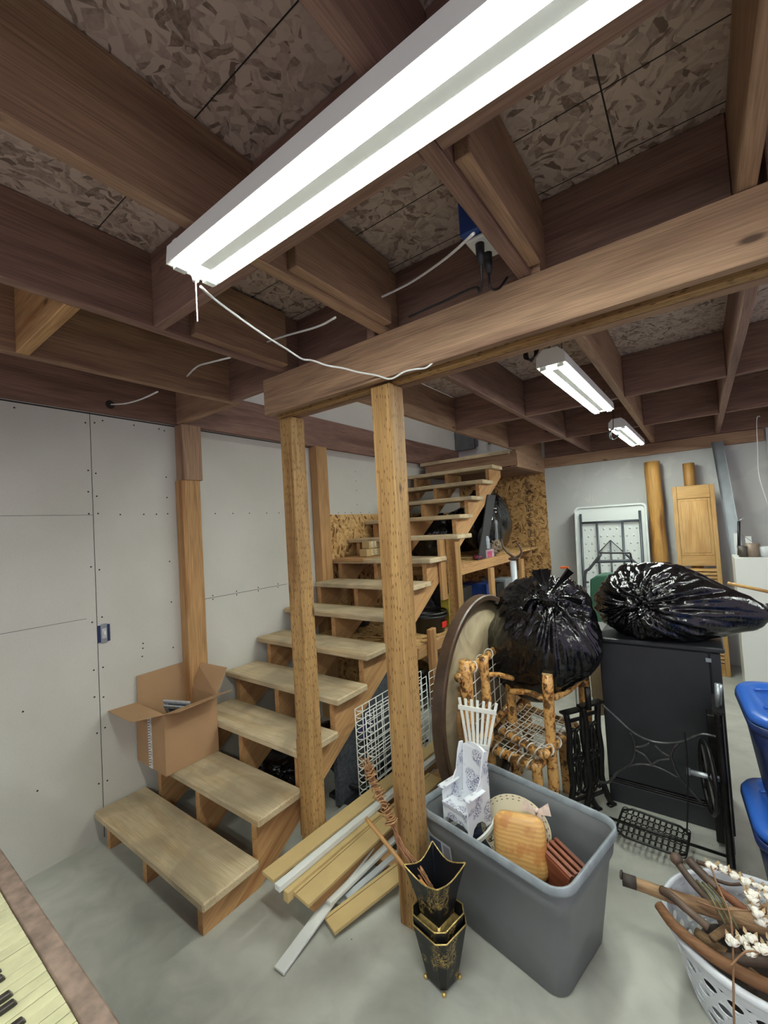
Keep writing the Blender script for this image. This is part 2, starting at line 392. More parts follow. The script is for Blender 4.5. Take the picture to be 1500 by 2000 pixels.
# ================================================================ STAIR
RUN, RISE, DEP, SW = .2881, .1775, .2845, 1.134
st = thing('staircase', 'open wooden staircase with dusty plank treads climbing along the left wall', 'staircase', (.57, 1.8, 0))
random.seed(5)
for i in range(1, 14):
    y0 = (i-1)*RUN; z1 = i*RISE
    xr = SW if i != 9 else 1.245
    b = MB(); b.box(.10 if i in (3, 7) else .012, xr, y0, y0+DEP, z1-.04, z1)
    b.build('tread', M['tread'], st, False, .007, grain=V((1, 0, 0)))
def stringer(x, x1):
    P = [(.03, 0.0)]
    for i in range(1, 14):
        y0 = (i-1)*RUN+.03
        if x > 0: P += [(y0, i*RISE-.041), (y0+RUN if i < 13 else y0+.20, i*RISE-.041)]
    P += [(3.83, 13*RISE-.041)]
    sl = RISE/RUN; off = .165
    # lower edge
    P += [(3.83, sl*3.8-off+.02), ((off)/sl+.06, 0.0)]
    b = MB(); b.prism([(x, y, z) for y, z in P], (x1-x, 0, 0)); return b.build('stringer', M['stringer'], st, grain=V((0, RUN, RISE)))
stringer(.10, .14); stringer(.53, .57); stringer(1.035, 1.075)
board('stair_post', (1.165, 2.36, 0), (1.165, 2.36, 8.9*RISE-.02), .09, .10, M['post'], st, V((0, 1, 0)))
board('splice_plank', (1.10, 2.27, 1.05), (1.10, 2.27, 1.56), .09, .03, M['pine'], st, V((1, 0, 0)))
board('kicker_post', (1.105, .60, .10), (1.105, .60, .60), .05, .03, M['pine'], st, V((1, 0, 0)))
# landing at the top
ld = thing('stair_landing', 'small wooden landing platform at the top of the stair under the ceiling', 'landing', (.65, 4.3, 2.3))
MB().box(.045, 1.215, 3.745, 4.88, 2.445, 2.4855).build('deck', M['tread'], ld, False, .004, grain=V((1, 0, 0)))
board('header', (.1, 3.80, 2.375), (1.30, 3.80, 2.375), .04, .135, M['joist'], ld)
board('side_beam', (1.25, 3.80, 2.385), (1.25, 4.88, 2.385), .07, .19, M['joist'], ld)
for x in (.15, .65, 1.1): board('joist', (x, 3.83, 2.375), (x, 4.87, 2.375), .04, .135, M['joist_deep'], ld)
MB().box(.1, 1.22, 3.84, 4.87, 2.295, 2.305).build('soffit', M['joist_deep'], ld)
# steel studs upstairs seen through the opening
for i, x in enumerate((.35, .55, .75, .85)):
    lumber('steel_stud', ['dark steel stud upstairs, leftmost in the stair opening', 'dark steel stud upstairs, second in the stair opening', 'dark steel stud upstairs, third in the stair opening', 'dark steel stud upstairs, rightmost in the stair opening'][i],
           'stud', (x, 4.87, ZC+.02), (x, 4.87, 3.6), .04, .03, M['darkmetal'], 'steel studs upstairs')
tag(MB().box(.02, .32, 4.86, 4.9, ZC, 3.6).build('sheathing_sheet', plain('dark_sheathing', srgb(88, 92, 92), .8, var=.2)), 'dark sheathing sheet upstairs in the corner above the landing', 'sheathing')

# ================================================================ LIGHTS
def shop_light(label, c, d, L, group='fluorescent shop lights', chain=False, ceil=True):
    "twin tube fixture; c = centre of its underside, d = direction of its length"
    d = V(d).normalized(); s_ = d.cross(V((0, 0, 1))); c = V(c)
    root = thing('shop_light', label, 'light', c+V((0, 0, .08)), group)
    b = MB()
    # folded reflector: outer flanges slope out and down, a raised centre ridge hangs between the tubes
    prof = [(-.068, -.004), (-.064, .045), (-.035, .075), (.035, .075), (.064, .045), (.068, -.004)]
    prof_in = [(.064, -.004), (.060, .042), (.032, .068), (-.032, .068), (-.060, .042), (-.064, -.004)]
    P = prof+prof_in
    b.prism([c-d*L/2+s_*a+V((0, 0, h)) for a, h in P], d*L)
    b.build('housing', M['white'], root)
    r = MB(); r.prism([c-d*(L/2-.06)+s_*a+V((0, 0, h)) for a, h in ((-.02, .068), (-.016, -.0095), (.016, -.0095), (.02, .068))], d*(L-.12)); r.build('centre_ridge', M['white'], root)
    for sg in (-1, 1):
        e = MB(); e.prism([c+d*sg*(L/2+.002)+s_*a+V((0, 0, h)) for a, h in ((-.068, -.004), (.068, -.004), (.064, .045), (.035, .075), (-.035, .075), (-.064, .045))], d*sg*.005)
        e.build('end_plate', M['white'], root)
        for a in (-.04, .04):
            so = MB(); so.obox(c+d*sg*(L/2-.012)+s_*a+V((0, 0, .022)), d, .018, .03, .075); so.build('socket', M['white'], root)
    for a in (-.04, .04):
        tb = MB(); tb.cyl(c-d*(L/2-.022)+s_*a+V((0, 0, .001)), c+d*(L/2-.022)+s_*a+V((0, 0, .001)), .013, n=10)
        tb.build('tube', M['tube'], root, True)
    return root, d, s_, c
root, d, s_, c = shop_light('large twin tube shop light in the foreground with a pull chain', (2.470, -.352, 2.400), (1, 0, 0), 1.22)
ch = MB(); e0 = c-d*.598
ch.cyl(e0+V((0, 0, -.004)), e0+V((0, 0, -.026)), .012, .008, 12)
ch.build('pull_switch', M['white'], root, True)
b = MB()
for i in range(26): b.ball(e0+V((0, 0, -.028-i*.0042)), .0021, 1)
b.build('pull_chain', plain('white_bead_chain', srgb(225, 215, 225), .4), root)
def hang(root, c, d, L, s_):
    for sg in (-1, 1):
        for a in (-.03, .03):
            p = c+d*sg*(L/2-.1)+s_*a
            MB().tube([p+V((0, 0, .074)), V((p.x, p.y, 2.55))], .0018, 5).build('hanger_wire', M['cord_black'], root)
r2 = shop_light('middle twin tube shop light under the joists behind the beam', (2.395, 1.74, 2.418), (0.02, 1, 0), 1.22)
r3 = shop_light('farthest twin tube shop light near the back wall', (2.405, 3.70, 2.418), (0.02, 1, 0), 1.22)
for r in (r2, r3): hang(r[0], r[3], r[1], 1.22, r[2])
# the basement goes on behind the photographer: two more fixtures there and one upstairs
shop_light('twin tube shop light behind the photographer over the left aisle', (1.6, -2.4, 2.40), (1, 0, 0), 1.22)
shop_light('twin tube shop light behind the photographer over the right aisle', (4.0, -2.0, 2.40), (1, 0, 0), 1.22)
shop_light('twin tube shop light at the right side of the basement', (4.9, 1.6, 2.40), (0, 1, 0), 1.22)
shop_light('twin tube shop light upstairs above the stair opening', (1.9, 2.6, 5.12), (0, 1, 0), 1.22)

# ================================================================ CARDBOARD BOX ON THE SECOND TREAD
M['card'] = plain('corrugated_cardboard', srgb(168, 134, 100), .8, var=.06, vs=5, spec=.2)
M['tape'] = plain('printed_tape_white', srgb(214, 214, 212), .5)
M['silver'] = plain('brushed_silver', srgb(198, 202, 206), .35, .6, var=.15, vs=60)
bx = thing('cardboard_box', 'open brown cardboard box with striped tape, standing on the second stair tread', 'box', (.2, .41, .356))
x0, x1, y0, y1, z0, z1 = .016, .366, .241, .572, .356, .702
T = .004
for nm, a in (('side_panel', (x0, x0+T, y0, y1, z0, z1)), ('side_panel', (x1-T, x1, y0, y1, z0, z1)), ('side_panel', (x0+T, x1-T, y0, y0+T, z0, z1)), ('side_panel', (x0+T, x1-T, y1-T, y1, z0, z1)), ('bottom_panel', (x0+T, x1-T, y0+T, y1-T, z0, z0+T))):
    MB().box(*a).build(nm, M['card'], bx)
def flap(P, n=V((0, 0, 1))): MB().prism(P, V(n)*T).build('flap', M['card'], bx)
flap([(x0+.002, y0, z1), (x1, y0, z1), (x1-.035, y0-.158, z1+.012), (x0+.0, y0-.155, z1+.005)])
flap([(x1, y0, z1), (x1, y1, z1), (x1+.155, y1+.01, z1+.052), (x1+.160, y0+.004, z1+.045)])
flap([(x0, y0+.01, z1), (x0, y1, z1), (x0-.006, y1-.004, z1+.162), (x0-.006, y0+.014, z1+.16)], (1, 0, 0))
flap([(x0+.006, y1, z1), (x1, y1, z1), (x1-.03, y1+.10, z1+.137), (x0+.03, y1+.055, z1+.15)], (0, .8, -.5))
b = MB(); b.box(.165, .212, y0-.0012, y0-.0004, z0, z1-.02); b.mi = 1
random.seed(2)
for i in range(20):
    zz = z0+.008+i*.0155; b.prism([(.167, y0-.0016, zz), (.190, y0-.0016, zz+.008), (.190, y0-.0016, zz+.013), (.167, y0-.0016, zz+.005)], (0, .0006, 0))
    if i % 3: b.prism([(.192, y0-.0016, zz+.012), (.209, y0-.0016, zz+.002), (.209, y0-.0016, zz+.006), (.192, y0-.0016, zz+.016)], (0, .0006, 0))
b.build('printed_tape', [M['tape'], plain('tape_print', srgb(66, 52, 50), .6)], bx)
# picture frames inside
for k, (off, lab) in enumerate(((0, 'silver picture frame with glass, on top inside the cardboard box'), (.03, 'second silver picture frame lying under the other in the cardboard box'))):
    pf = thing('picture_frame', lab, 'picture frame', (.22, .40, .6-off))
    A = V((.170, .33, .712-off)); ux = V((.80, .52, -.10)).normalized(); uz = V((-.35, .42, -.75)); uy = (uz-ux*uz.dot(ux)).normalized(); nn = ux.cross(uy)
    b = MB(); L1, L2, t_ = .17, .20, .028
    for (a0, a1, c0, c1) in ((0, L1, 0, t_), (0, L1, L2-t_, L2), (0, t_, t_, L2-t_), (L1-t_, L1, t_, L2-t_)):
        b.prism([A+ux*a0+uy*c0, A+ux*a1+uy*c0, A+ux*a1+uy*c1, A+ux*a0+uy*c1], nn*.012)
    b.build('frame', M['silver'], pf, bevel=.002)
    MB().prism([A+ux*t_+uy*t_, A+ux*(L1-t_)+uy*t_, A+ux*(L1-t_)+uy*(L2-t_), A+ux*t_+uy*(L2-t_)], nn*.004).build('glass', plain('dark_glass', srgb(70, 78, 84), .12), pf)

# ================================================================ SWITCH BOX IN THE WALL
sw = thing('light_switch', 'bare grey switch in an open blue box cut into the left wall', 'switch', (.004, .085, 1.165))
b = MB(); b.box(.0005, .004, .052, .118, 1.115, 1.215); b.build('box', plain('blue_box_plastic', srgb(34, 44, 84), .5), sw)
MB().box(.004, .007, .068, .102, 1.108, 1.222).build('yoke', M['metal'], sw, bevel=.001)
MB().box(.007, .013, .072, .098, 1.135, 1.195).build('switch_body', plain('grey_switch', srgb(190, 190, 192), .4), sw, bevel=.002)
MB().box(.013, .024, .081, .089, 1.158, 1.180).build('toggle', M['white'], sw, bevel=.001)

# ================================================================ GREY TOTE
def rloop(L, Wd, r, n=5):
    out = []
    for cx, cy, a0 in ((L/2-r, Wd/2-r, 0), (-L/2+r, Wd/2-r, 90), (-L/2+r, -Wd/2+r, 180), (L/2-r, -Wd/2+r, 270)):
        for k in range(n+1):
            a = math.radians(a0+90*k/n); out.append((cx+r*math.cos(a), cy+r*math.sin(a)))
    return out
def loft(b, loops, cap0=True, cap1=False):
    R = [[b.b.verts.new(p) for p in lp] for lp in loops]
    for A, B in zip(R, R[1:]):
        n = len(A)
        for k in range(n): b.face([A[k], A[(k+1) % n], B[(k+1) % n], B[k]])
    if cap0: b.face(R[0][::-1])
    if cap1: b.face(R[-1])
def tote(name, label, loc, yaw, L, Wd, H, mat, mrim, tp=(.84, .78), group=None, lid=None, shell=.005):
    root = thing(name, label, 'storage tote', loc, group); R = Matrix.Translation(V(loc)) @ Matrix.Rotation(yaw, 4, 'Z')
    def lp(l, w_, r, z): return [R @ V((x, y, z)) for x, y in rloop(l, w_, r)]
    b = MB(); LW = lambda f: (L*(tp[0]+(1-tp[0])*f), Wd*(tp[1]+(1-tp[1])*f))
    lo = []
    for f, r, dx in ((0, .05, -.012), (.015, .055, 0), (.35, .06, 0), (.72, .065, 0), (.78, .065, .016), (.95, .07, .014)):
        l, w_ = LW(f); lo.append(lp(l+dx-.03, w_+dx-.03, r, H*f))
    b_in = []
    for f, r, dx in ((.95, .066, .006), (.79, .06, .004), (.72, .06, -.012), (.35, .055, -.012), (.02, .05, -.012)):
        l, w_ = LW(f); b_in.append(lp(l+dx-.03, w_+dx-.03, r, H*f if f > .03 else shell))
    loft(b, lo+b_in, True, True)
    b.build('bin', mat, root, True)
    rb = MB(); l, w_ = L, Wd
    loft(rb, [lp(l-.034, w_-.034, .06, H*.945), lp(l-.004, w_-.004, .075, H*.93), lp(l, w_, .078, H*.95), lp(l-.004, w_-.004, .076, H), lp(l-.012, w_-.012, .07, H+.002), lp(l-.03, w_-.03, .062, H-.002), lp(l-.036, w_-.036, .06, H*.945)], False)
    rb.build('rim', mrim, root, True)
    return root, R, lp
M['tote'] = plain('grey_tote_plastic', srgb(106, 109, 112), .42, var=.1, vs=4)
M['toterim'] = plain('scuffed_grey_rim', srgb(140, 148, 154), .35, var=.2, vs=20)
tt, TR, lp = tote('storage_tote', 'big open grey storage tote full of household odds and ends on the floor', (2.170, .822, 0), math.radians(-12.5), .70, .50, .448, M['tote'], M['toterim'])
# paper label on the near long side

def side(x, z):
    w_ = .50*(.78+.22*z/.448)-.03; return TR @ V((x, -w_/2-.0015, z))
MB().prism([side(-.30, .24), side(-.17, .24), side(-.17, .335), side(-.30, .335)], (0, -.0008, 0)).build('paper_label', plain('pale_label', srgb(170, 176, 186), .4), tt)
MB().prism([side(-.29, .275), side(-.225, .275), side(-.225, .322), side(-.29, .322)], (0, -.0014, 0)).build('label_picture', plain('label_blue', srgb(60, 70, 98), .5), tt)
MB().prism([side(-.215, .262), side(-.178, .262), side(-.178, .318), side(-.215, .318)], (0, -.0014, 0)).build('label_picture', plain('label_grey', srgb(120, 118, 128), .5), tt)
MB().prism([side(-.295, .246), side(-.175, .246), side(-.175, .254), side(-.295, .254)], (0, -.0014, 0)).build('label_band', plain('label_navy', srgb(50, 58, 84), .5), tt)

# --- toy rocking chair
t = NT('blue_floral_enamel'); c = t.coord(False)
v = t.voro(c, 16, out='Distance'); n_ = t.noise(c, 60, 3, 2.5); n2 = t.noise(c, 9, 2)
p1 = t.ramp(n_, [(.46, W0), (.50, W1), (.54, W1), (.58, W0)]); p2 = t.ramp(v, [(.42, W1), (.55, W0)]); p3 = t.ramp(n2, [(.42, W0), (.46, W1)])
mm = t.n('ShaderNodeMath', operation='MULTIPLY'); t.l(p1, mm.inputs[0]); t.l(p2, mm.inputs[1]); m2 = t.n('ShaderNodeMath', operation='MULTIPLY'); t.l(mm.outputs[0], m2.inputs[0]); t.l(p3, m2.inputs[1])
col = t.mix(m2.outputs[0], srgb(226, 230, 236), srgb(62, 60, 118)); M['floral'] = t.done(col, .25)
rc = thing('toy_rocking_chair', 'small white rocking chair with blue flowers standing in the grey tote', 'rocking chair', (1.985, .76, .36))
RM = Matrix.Translation(V((1.985, .745, .375))) @ Matrix.Rotation(math.radians(-14), 4, 'Z')
def L3(x, y, z): return RM @ V((x, y, z))          # x across the chair, -y is its front
def fl(name, pts, d, m=M['floral'], bev=.002):
    b = MB(); a = [L3(*p) for p in pts]; dd = RM.to_3x3() @ V(d); b.prism(a, dd); return b.build(name, m, rc, bevel=bev)
back = [(-.062, .055, .085)]+[(-.062, .075, .30)]+[(-.062+.124*k/8, .078+.004, .30+.022*math.sin(math.pi*k/8)) for k in range(9)]+[(.062, .075, .30), (.062, .055, .085)]
fl('backrest', back, (0, .008, 0))
for s_ in (-1, 1):
    x = .064*s_
    wing = [(x, .085, 0), (x, .085, .31), (x, .06, .315), (x, .045, .28), (x, .03, .20), (x, .0, .165), (x, -.055, .155), (x, -.07, .145), (x, -.07, 0), (x, -.045, 0), (x, -.035, .03), (x, -.01, .045), (x, .02, .04), (x, .045, .02), (x, .05, 0)]
    fl('side_panel', wing, (.007*s_, 0, 0))
    xx = .067*s_
    arc = [(xx, .13*math.sin(a)+.005, .035-.13*math.cos(a)*.55-.0) for a in [math.radians(-62+124*k/12) for k in range(13)]]
    arc2 = [(p[0], p[1]*.93, p[2]+.016) for p in arc[::-1]]
    fl('rocker', arc+arc2, (.010*s_, 0, 0), M['white'])
fl('seat', [(-.066, -.078, .10), (.066, -.078, .10), (.066, .058, .09), (-.066, .058, .09)], (0, 0, .009))
fl('apron', [(-.064, -.068, .03), (-.064, -.068, .10), (.064, -.068, .10), (.064, -.068, .03), (.045, -.068, .045), (-.045, -.068, .045)], (0, .007, 0))
for s_ in (-1, 1):
    b = MB(); p = L3(.072*s_, -.02, .163); b.obox(p, RM.to_3x3() @ V((0, 1, 0)), .115, .034, .007); b.build('armrest', M['floral'], rc, bevel=.002)

# --- white picket fan
pk = thing('picket_trellis', 'little white fan-shaped picket trellis sticking up behind the toy rocking chair', 'trellis', (1.965, .90, .30))
def fan(t_, h): return V((1.975+(t_)*(.045+.155*h)*.92, .905+.05*h+t_*.02, .50+.335*h))
for k in range(7):
    t_ = (k-3)/6; a, b_ = fan(t_, -.5), fan(t_, 1.0)
    board('slat', a, b_, .014, .006, M['white'], pk, V((.1, 1, -.15)), .001)
for h in (.88, .40):
    a, b_ = fan(-.56, h), fan(.56, h); board('rail', a+V((0, -.007, 0)), b_+V((0, -.007, 0)), .006, .022, M['white'], pk, V((0, 0, 1)), .001)
b = MB(); b.prism([fan(-.5, -.5), fan(.5, -.5), fan(.5, .05), fan(-.5, .05)], (0, .004, 0)); b.build('base_plate', M['white'], pk)

# --- cutting board loaf, cream hat sign, crate, dark cloth
t = NT('varnished_board'); c = t.coord(False)
wv = t.n('ShaderNodeTexWave', wave_type='BANDS', bands_direction='Z'); wv.inputs['Scale'].default_value = 22; wv.inputs['Distortion'].default_value = 2.2; wv.inputs['Detail'].default_value = 2; t.l(c, wv.inputs['Vector'])
n_ = t.noise(c, 16, 3)
col = t.mix(t.ramp(wv.outputs['Fac'], [(.25, W0), (.8, W1)]), srgb(198, 150, 88), srgb(212, 166, 102)); col = t.mix(t.ramp(n_, [(.5, W0), (.62, (.6,)*3)]), col, srgb(176, 104, 52)); M['loaf'] = t.done(col, .4)
b = MB(); A = V((2.222, .745, .375)); ux = V((.98, .18, .05)).normalized(); uy = V((-.1, .3, .95)); uy = (uy-ux*uy.dot(ux)).normalized(); nn = ux.cross(uy)
lps = []
for off, ins in ((-.032, .03), (-.026, .012), (-.012, 0), (.012, 0), (.026, .012), (.032, .03)):
    lps.append([A+ux*x+uy*y+nn*off for x, y in rloop(.205-ins*2, .225-ins*2, .045)])
loft(b, lps, True, True)
o = tag(b.build('cutting_board', M['loaf'], None, True), 'thick rounded wooden cutting board leaning in the grey tote', 'cutting board')
hs = thing('round_sign', 'cream round hat-shaped sign with stitched rim and bow behind the cutting board', 'sign', (2.17, .80, .30))
Cc = V((2.165, .845, .365)); ax = V((.985, .12, .05)).normalized(); ay = V((-.12, .35, .93)); ay = (ay-ax*ay.dot(ax)).normalized(); an = -ax.cross(ay) if ax.cross(ay).y > 0 else ax.cross(ay)
def disc(a, b_, n=40, off=0.0, k=1.0): return [Cc+ax*a*k*math.cos(2*math.pi*i/n)+ay*b_*k*math.sin(2*math.pi*i/n)+an*off for i in range(n)]
MB().prism(disc(.15, .125), an*.006).build('disc', plain('cream_paint', srgb(222, 212, 182), .6), hs, bevel=.001)
b = MB()
for rr in (.95, .86):
    P = disc(.15, .125, 96, .0065, rr)
    for i in range(0, 96, 3): b.bar(P[i], P[(i+1) % 96], .0025, .0012, an)
b.build('stitching', plain('dark_stitch', srgb(70, 42, 34), .7), hs)
b = MB()
bc = Cc+ax*.095+ay*.085+an*.012
for s_ in (-1, 1):
    b.prism([bc, bc+ax*.05*s_+ay*.035, bc+ax*.06*s_-ay*.01, bc+ax*.012*s_-ay*.012], an*.006)
    b.prism([bc, bc+ax*.02*s_-ay*.012, bc+ax*.035*s_-ay*.07, bc+ax*.012*s_-ay*.06], an*.004)
b.ball(bc+an*.004, .011, 2)
b.build('bow', plain('cream_ribbon', srgb(226, 204, 190), .6, var=.15, vs=50), hs)
def lettering(s, at_, xdir, ydir, size, m, parent, depth=.001):
    cu = bpy.data.curves.new('lettering', 'FONT'); cu.body = s; cu.size = size; cu.extrude = depth; cu.align_x = 'CENTER'; cu.align_y = 'CENTER'
    tmp = bpy.data.objects.new('tmp', cu); C.objects.link(tmp); dg = bpy.context.evaluated_depsgraph_get(); me = bpy.data.meshes.new_from_object(tmp.evaluated_get(dg)); bpy.data.objects.remove(tmp)
    x = V(xdir).normalized(); y = V(ydir); y = (y-x*y.dot(x)).normalized(); z = x.cross(y)
    mw = Matrix.Translation(V(at_)) @ Matrix((x, y, z)).transposed().to_4x4()
    return link('lettering', me, m, parent, False, mw)
mi_ = plain('dark_red_brown_ink', srgb(66, 38, 34), .7)
for i, ch_ in enumerate('FRESH'):
    a = math.radians(232-i*17); p = Cc+ax*.125*math.cos(a)+ay*.103*math.sin(a)+an*.0075; rad = ax*math.cos(a)+ay*math.sin(a); tan = ax*math.sin(a)-ay*math.cos(a)
    lettering(ch_, p, tan, rad, .030, mi_, hs)
for i, ch_ in enumerate('MARKET'):
    a = math.radians(78-i*17); p = Cc+ax*.125*math.cos(a)+ay*.103*math.sin(a)+an*.0075; rad = ax*math.cos(a)+ay*math.sin(a); tan = ax*math.sin(a)-ay*math.cos(a)
    if i > 1: lettering(ch_, p, tan, rad, .030, mi_, hs)
M['redwood'] = wood('stained_crate_wood', srgb(150, 84, 58), srgb(104, 52, 36), ring=9, knots=0, rough=.4)
cr = thing('wooden_crate', 'small reddish slatted wooden crate in the right end of the grey tote', 'crate', (2.40, .745, .25))
RC = Matrix.Translation(V((2.372, .775, .31))) @ Matrix.Rotation(math.radians(-28), 4, 'Z') @ Matrix.Rotation(math.radians(8), 4, 'Y')
def cb(name, c, s):
    b = MB(); x, y, z = [RC.to_3x3() @ V(e) for e in ((1, 0, 0), (0, 1, 0), (0, 0, 1))]; b.obox(RC @ V(c), x, *s, up=z); b.build(name, M['redwood'], cr, bevel=.0015, grain=x)
cb('side_panel', (0, -.048, 0), (.15, .008, .13)); cb('side_panel', (0, .048, 0), (.15, .008, .13)); cb('end_panel', (-.071, 0, 0), (.008, .088, .13)); cb('end_panel', (.071, 0, 0), (.008, .088, .13)); cb('bottom', (0, 0, -.06), (.134, .088, .008))
for y in (-.040, -.014, .014, .040): cb('slat', (0, y, .068), (.152, .016, .008))
# dark things in the bottom of the tote
b = MB(); b.ball((2.03, .85, .17), .1, 4, (1.3, 1.0, 1.2), .35, 2.2); tag(b.build('blue_cloth_bundle', plain('navy_cloth', srgb(28, 34, 58), .7, var=.3), None, True), 'dark navy cloth bundle in the bottom of the grey tote under the rocking chair', 'cloth')
b = MB(); b.ball((2.28, .80, .12), .08, 4, (1.3, 1.1, 1.1), .3, 2.0); tag(b.build('black_cloth_bundle', plain('black_cloth', srgb(24, 22, 22), .8), None, True), 'black cloth bundle in the bottom of the grey tote under the cutting board', 'cloth')
b = MB(); b.ball((1.945, .955, .40), .047, 3, (1, 1, 1.1), .05, 3); tag(b.build('black_ball', M['black'], None, True), 'round black ornament at the back corner of the grey tote', 'ornament')

# ================================================================ TINS
M['tole'] = plain('black_japanned_tin', srgb(22, 24, 30), .33, .2)
M['gilt'] = plain('gold_trim', srgb(206, 178, 112), .35, .7, var=.3, vs=80)
t = NT('gilt_scrollwork'); c = t.coord(False)
n_ = t.noise(c, 38, 3, 3.2); n2 = t.noise(c, 11, 1)
mm = t.n('ShaderNodeMath', operation='MULTIPLY'); t.l(t.ramp(n_, [(.50, W0), (.53, W1), (.60, W1), (.63, W0)]), mm.inputs[0]); t.l(t.ramp(n2, [(.52, W0), (.58, W1)]), mm.inputs[1])
M['scroll'] = t.done(t.mix(mm.outputs[0], srgb(24, 25, 28), srgb(176, 150, 86)), .42, .2)
def octo(s, ch): h = s/2; return [(-h+ch, -h), (h-ch, -h), (h, -h+ch), (h, h-ch), (h-ch, h), (-h+ch, h), (-h, h-ch), (-h, -h+ch)]
def tin(label, c, yaw, s0, s1, z0, z1, ch, scal=0.0, foot=False, knob=True):
    root = thing('painted_tin', label, 'tin', (c[0], c[1], z0), 'nested black and gold tins')
    R = Matrix.Translation(V((c[0], c[1], 0))) @ Matrix.Rotation(yaw, 4, 'Z')
    def ring(s, z, chf, sc_=0.0, n=6):
        P = octo(s, chf*s); out = []
        for i in range(8):
            a, b_ = V((*P[i], 0)), V((*P[(i+1) % 8], 0))
            for k in range(n):
                f = k/n; p = a.lerp(b_, f); q = 0
                if i % 2 == 0: q = sc_*math.sin(math.pi*f)
                out.append(R @ V((p.x*(1-q*.35), p.y*(1-q*.35), z-q*.09)))
        return out
    b = MB(); N = 7
    lo = [ring(s0+(s1-s0)*(f**1.4 if scal else f), z0+(z1-z0)*f, ch, scal*max(0, (f-.55)/.45)) for f in [k/N for k in range(N+1)]]
    li = [ring((s0+(s1-s0)*(f**1.4 if scal else f))-.005, z0+.004+(z1-z0-.004)*f, ch, scal*max(0, (f-.55)/.45)) for f in [k/N for k in range(N, -1, -1)]]
    loft(b, lo, True); b.build('body', M['scroll'], root)
    b = MB(); loft(b, li, False, True); b.build('lining', M['tole'], root)
    b = MB(); b.tube(ring(s1-.001, z1+.001, ch, scal), .0028, 6, closed=True); b.build('gold_rim', M['gilt'], root, True)
    if foot:
        b = MB(); loft(b, [ring(s0*1.55, z0-.004, .06), ring(s0*1.5, z0+.004, .06), ring(s0*1.02, z0+.03, .06)], True, True); b.build('gold_foot', M['gilt'], root)
    if knob:
        for i, (sx, sy) in enumerate(((-1, -1), (1, -1), (1, 1), (-1, 1))):
            MB().ball(R @ V((sx*s0*.47, sy*s0*.47, z0-.007 if z0 > .012 else .008)), .009, 2).build('ball_foot', M['gilt'], root, True)
    return root
tin('tall black and gold painted tin on the floor, lowest of the nested three', (2.008, .437), math.radians(-12), .095, .168, .014, .212, .17)
tin('middle black and gold tin nested inside the lowest tin', (2.003, .440), math.radians(-11), .09, .162, .035, .245, .17, knob=False)
tin('topmost black and gold square tin with scalloped rim, holding twigs', (1.997, .445), math.radians(-11), .085, .168, .20, .405, .02, .30, True, False)

# ================================================================ TWIG SWITCH AND STICK IN THE TOP TIN
M['twig'] = plain('brown_twig', srgb(150, 104, 70), .7, var=.25, vs=20)
M['raffia'] = plain('dry_raffia', srgb(176, 134, 90), .8, var=.2, vs=30)
tw = thing('twig_bundle', 'bundle of thin brown twigs wound with raffia, leaning out of the top tin', 'twigs', (1.97, .44, .25))
random.seed(9)
top = smoothpath([(1.985, .445, .26), (1.925, .445, .345), (1.845, .447, .41), (1.81, .45, .47), (1.778, .45, .53), (1.73, .45, .60), (1.688, .45, .685)], 5)
for k in range(26):
    a, rr = random.uniform(0, 6.28), random.uniform(.1, 1)
    pts = []
    for i, p in enumerate(top):
        f = i/(len(top)-1); sp = (.028*(1-f*1.6) if f < .5 else .008+.012*max(0, f-.85)*8)*rr
        pts.append(p+V((math.cos(a)*sp, math.sin(a)*sp*.8, math.sin(a*1.3)*sp*.6))+V((random.uniform(-.002, .002),)*3))
    MB().tube(pts, [.0022*(1-.4*i/len(pts)) for i in range(len(pts))], 5).build('twig', M['twig'], tw)
b = MB(); w_ = smoothpath([(1.800, .45, .485), (1.778, .45, .53), (1.73, .45, .60), (1.693, .45, .675)], 60); pts = []
for i, p in enumerate(w_):
    a = i*.72; rr = .021+.006*math.sin(i*.13)+random.uniform(-.003, .003); d = V((.45, 0, -.8)).normalized(); x, y, z = frame(d)
    pts.append(p+(y*math.cos(a)+z*math.sin(a))*rr+d*random.uniform(-.006, .006))
b.tube(pts, .0022, 5); b.build('raffia_winding', M['raffia'], tw)
b = MB()
for k in range(30):
    p = V((1.69, .45, .68))+V([random.uniform(-.02, .02) for _ in range(3)]); d = V((random.uniform(-.04, .03), random.uniform(-.02, .02), random.uniform(-.0, .045)))
    b.tube([p, p+d*.6+V((0, .004, .004)), p+d], .0012, 4)
o = b.build('frayed_ends', M['raffia'], tw); o['kind'] = 'stuff'
b = MB(); b.tube(seg((1.985, .43, .275), (1.690, .418, .486), 8), [.0085]*9, 10); tag(b.build('wooden_stick', plain('honey_wood_stick', srgb(176, 132, 80), .5, var=.15), None, True), 'short round wooden stick leaning out of the top tin beside the twigs', 'stick')
b = MB(); b.tube(smoothpath([(2.03, .405, .30), (2.0, .395, .335), (1.95, .41, .345)], 6), [.010]*13, 8); tag(b.build('wooden_spoon', plain('orange_wood', srgb(204, 140, 84), .5), None, True), 'pale orange curved wooden piece inside the top tin', 'wood')

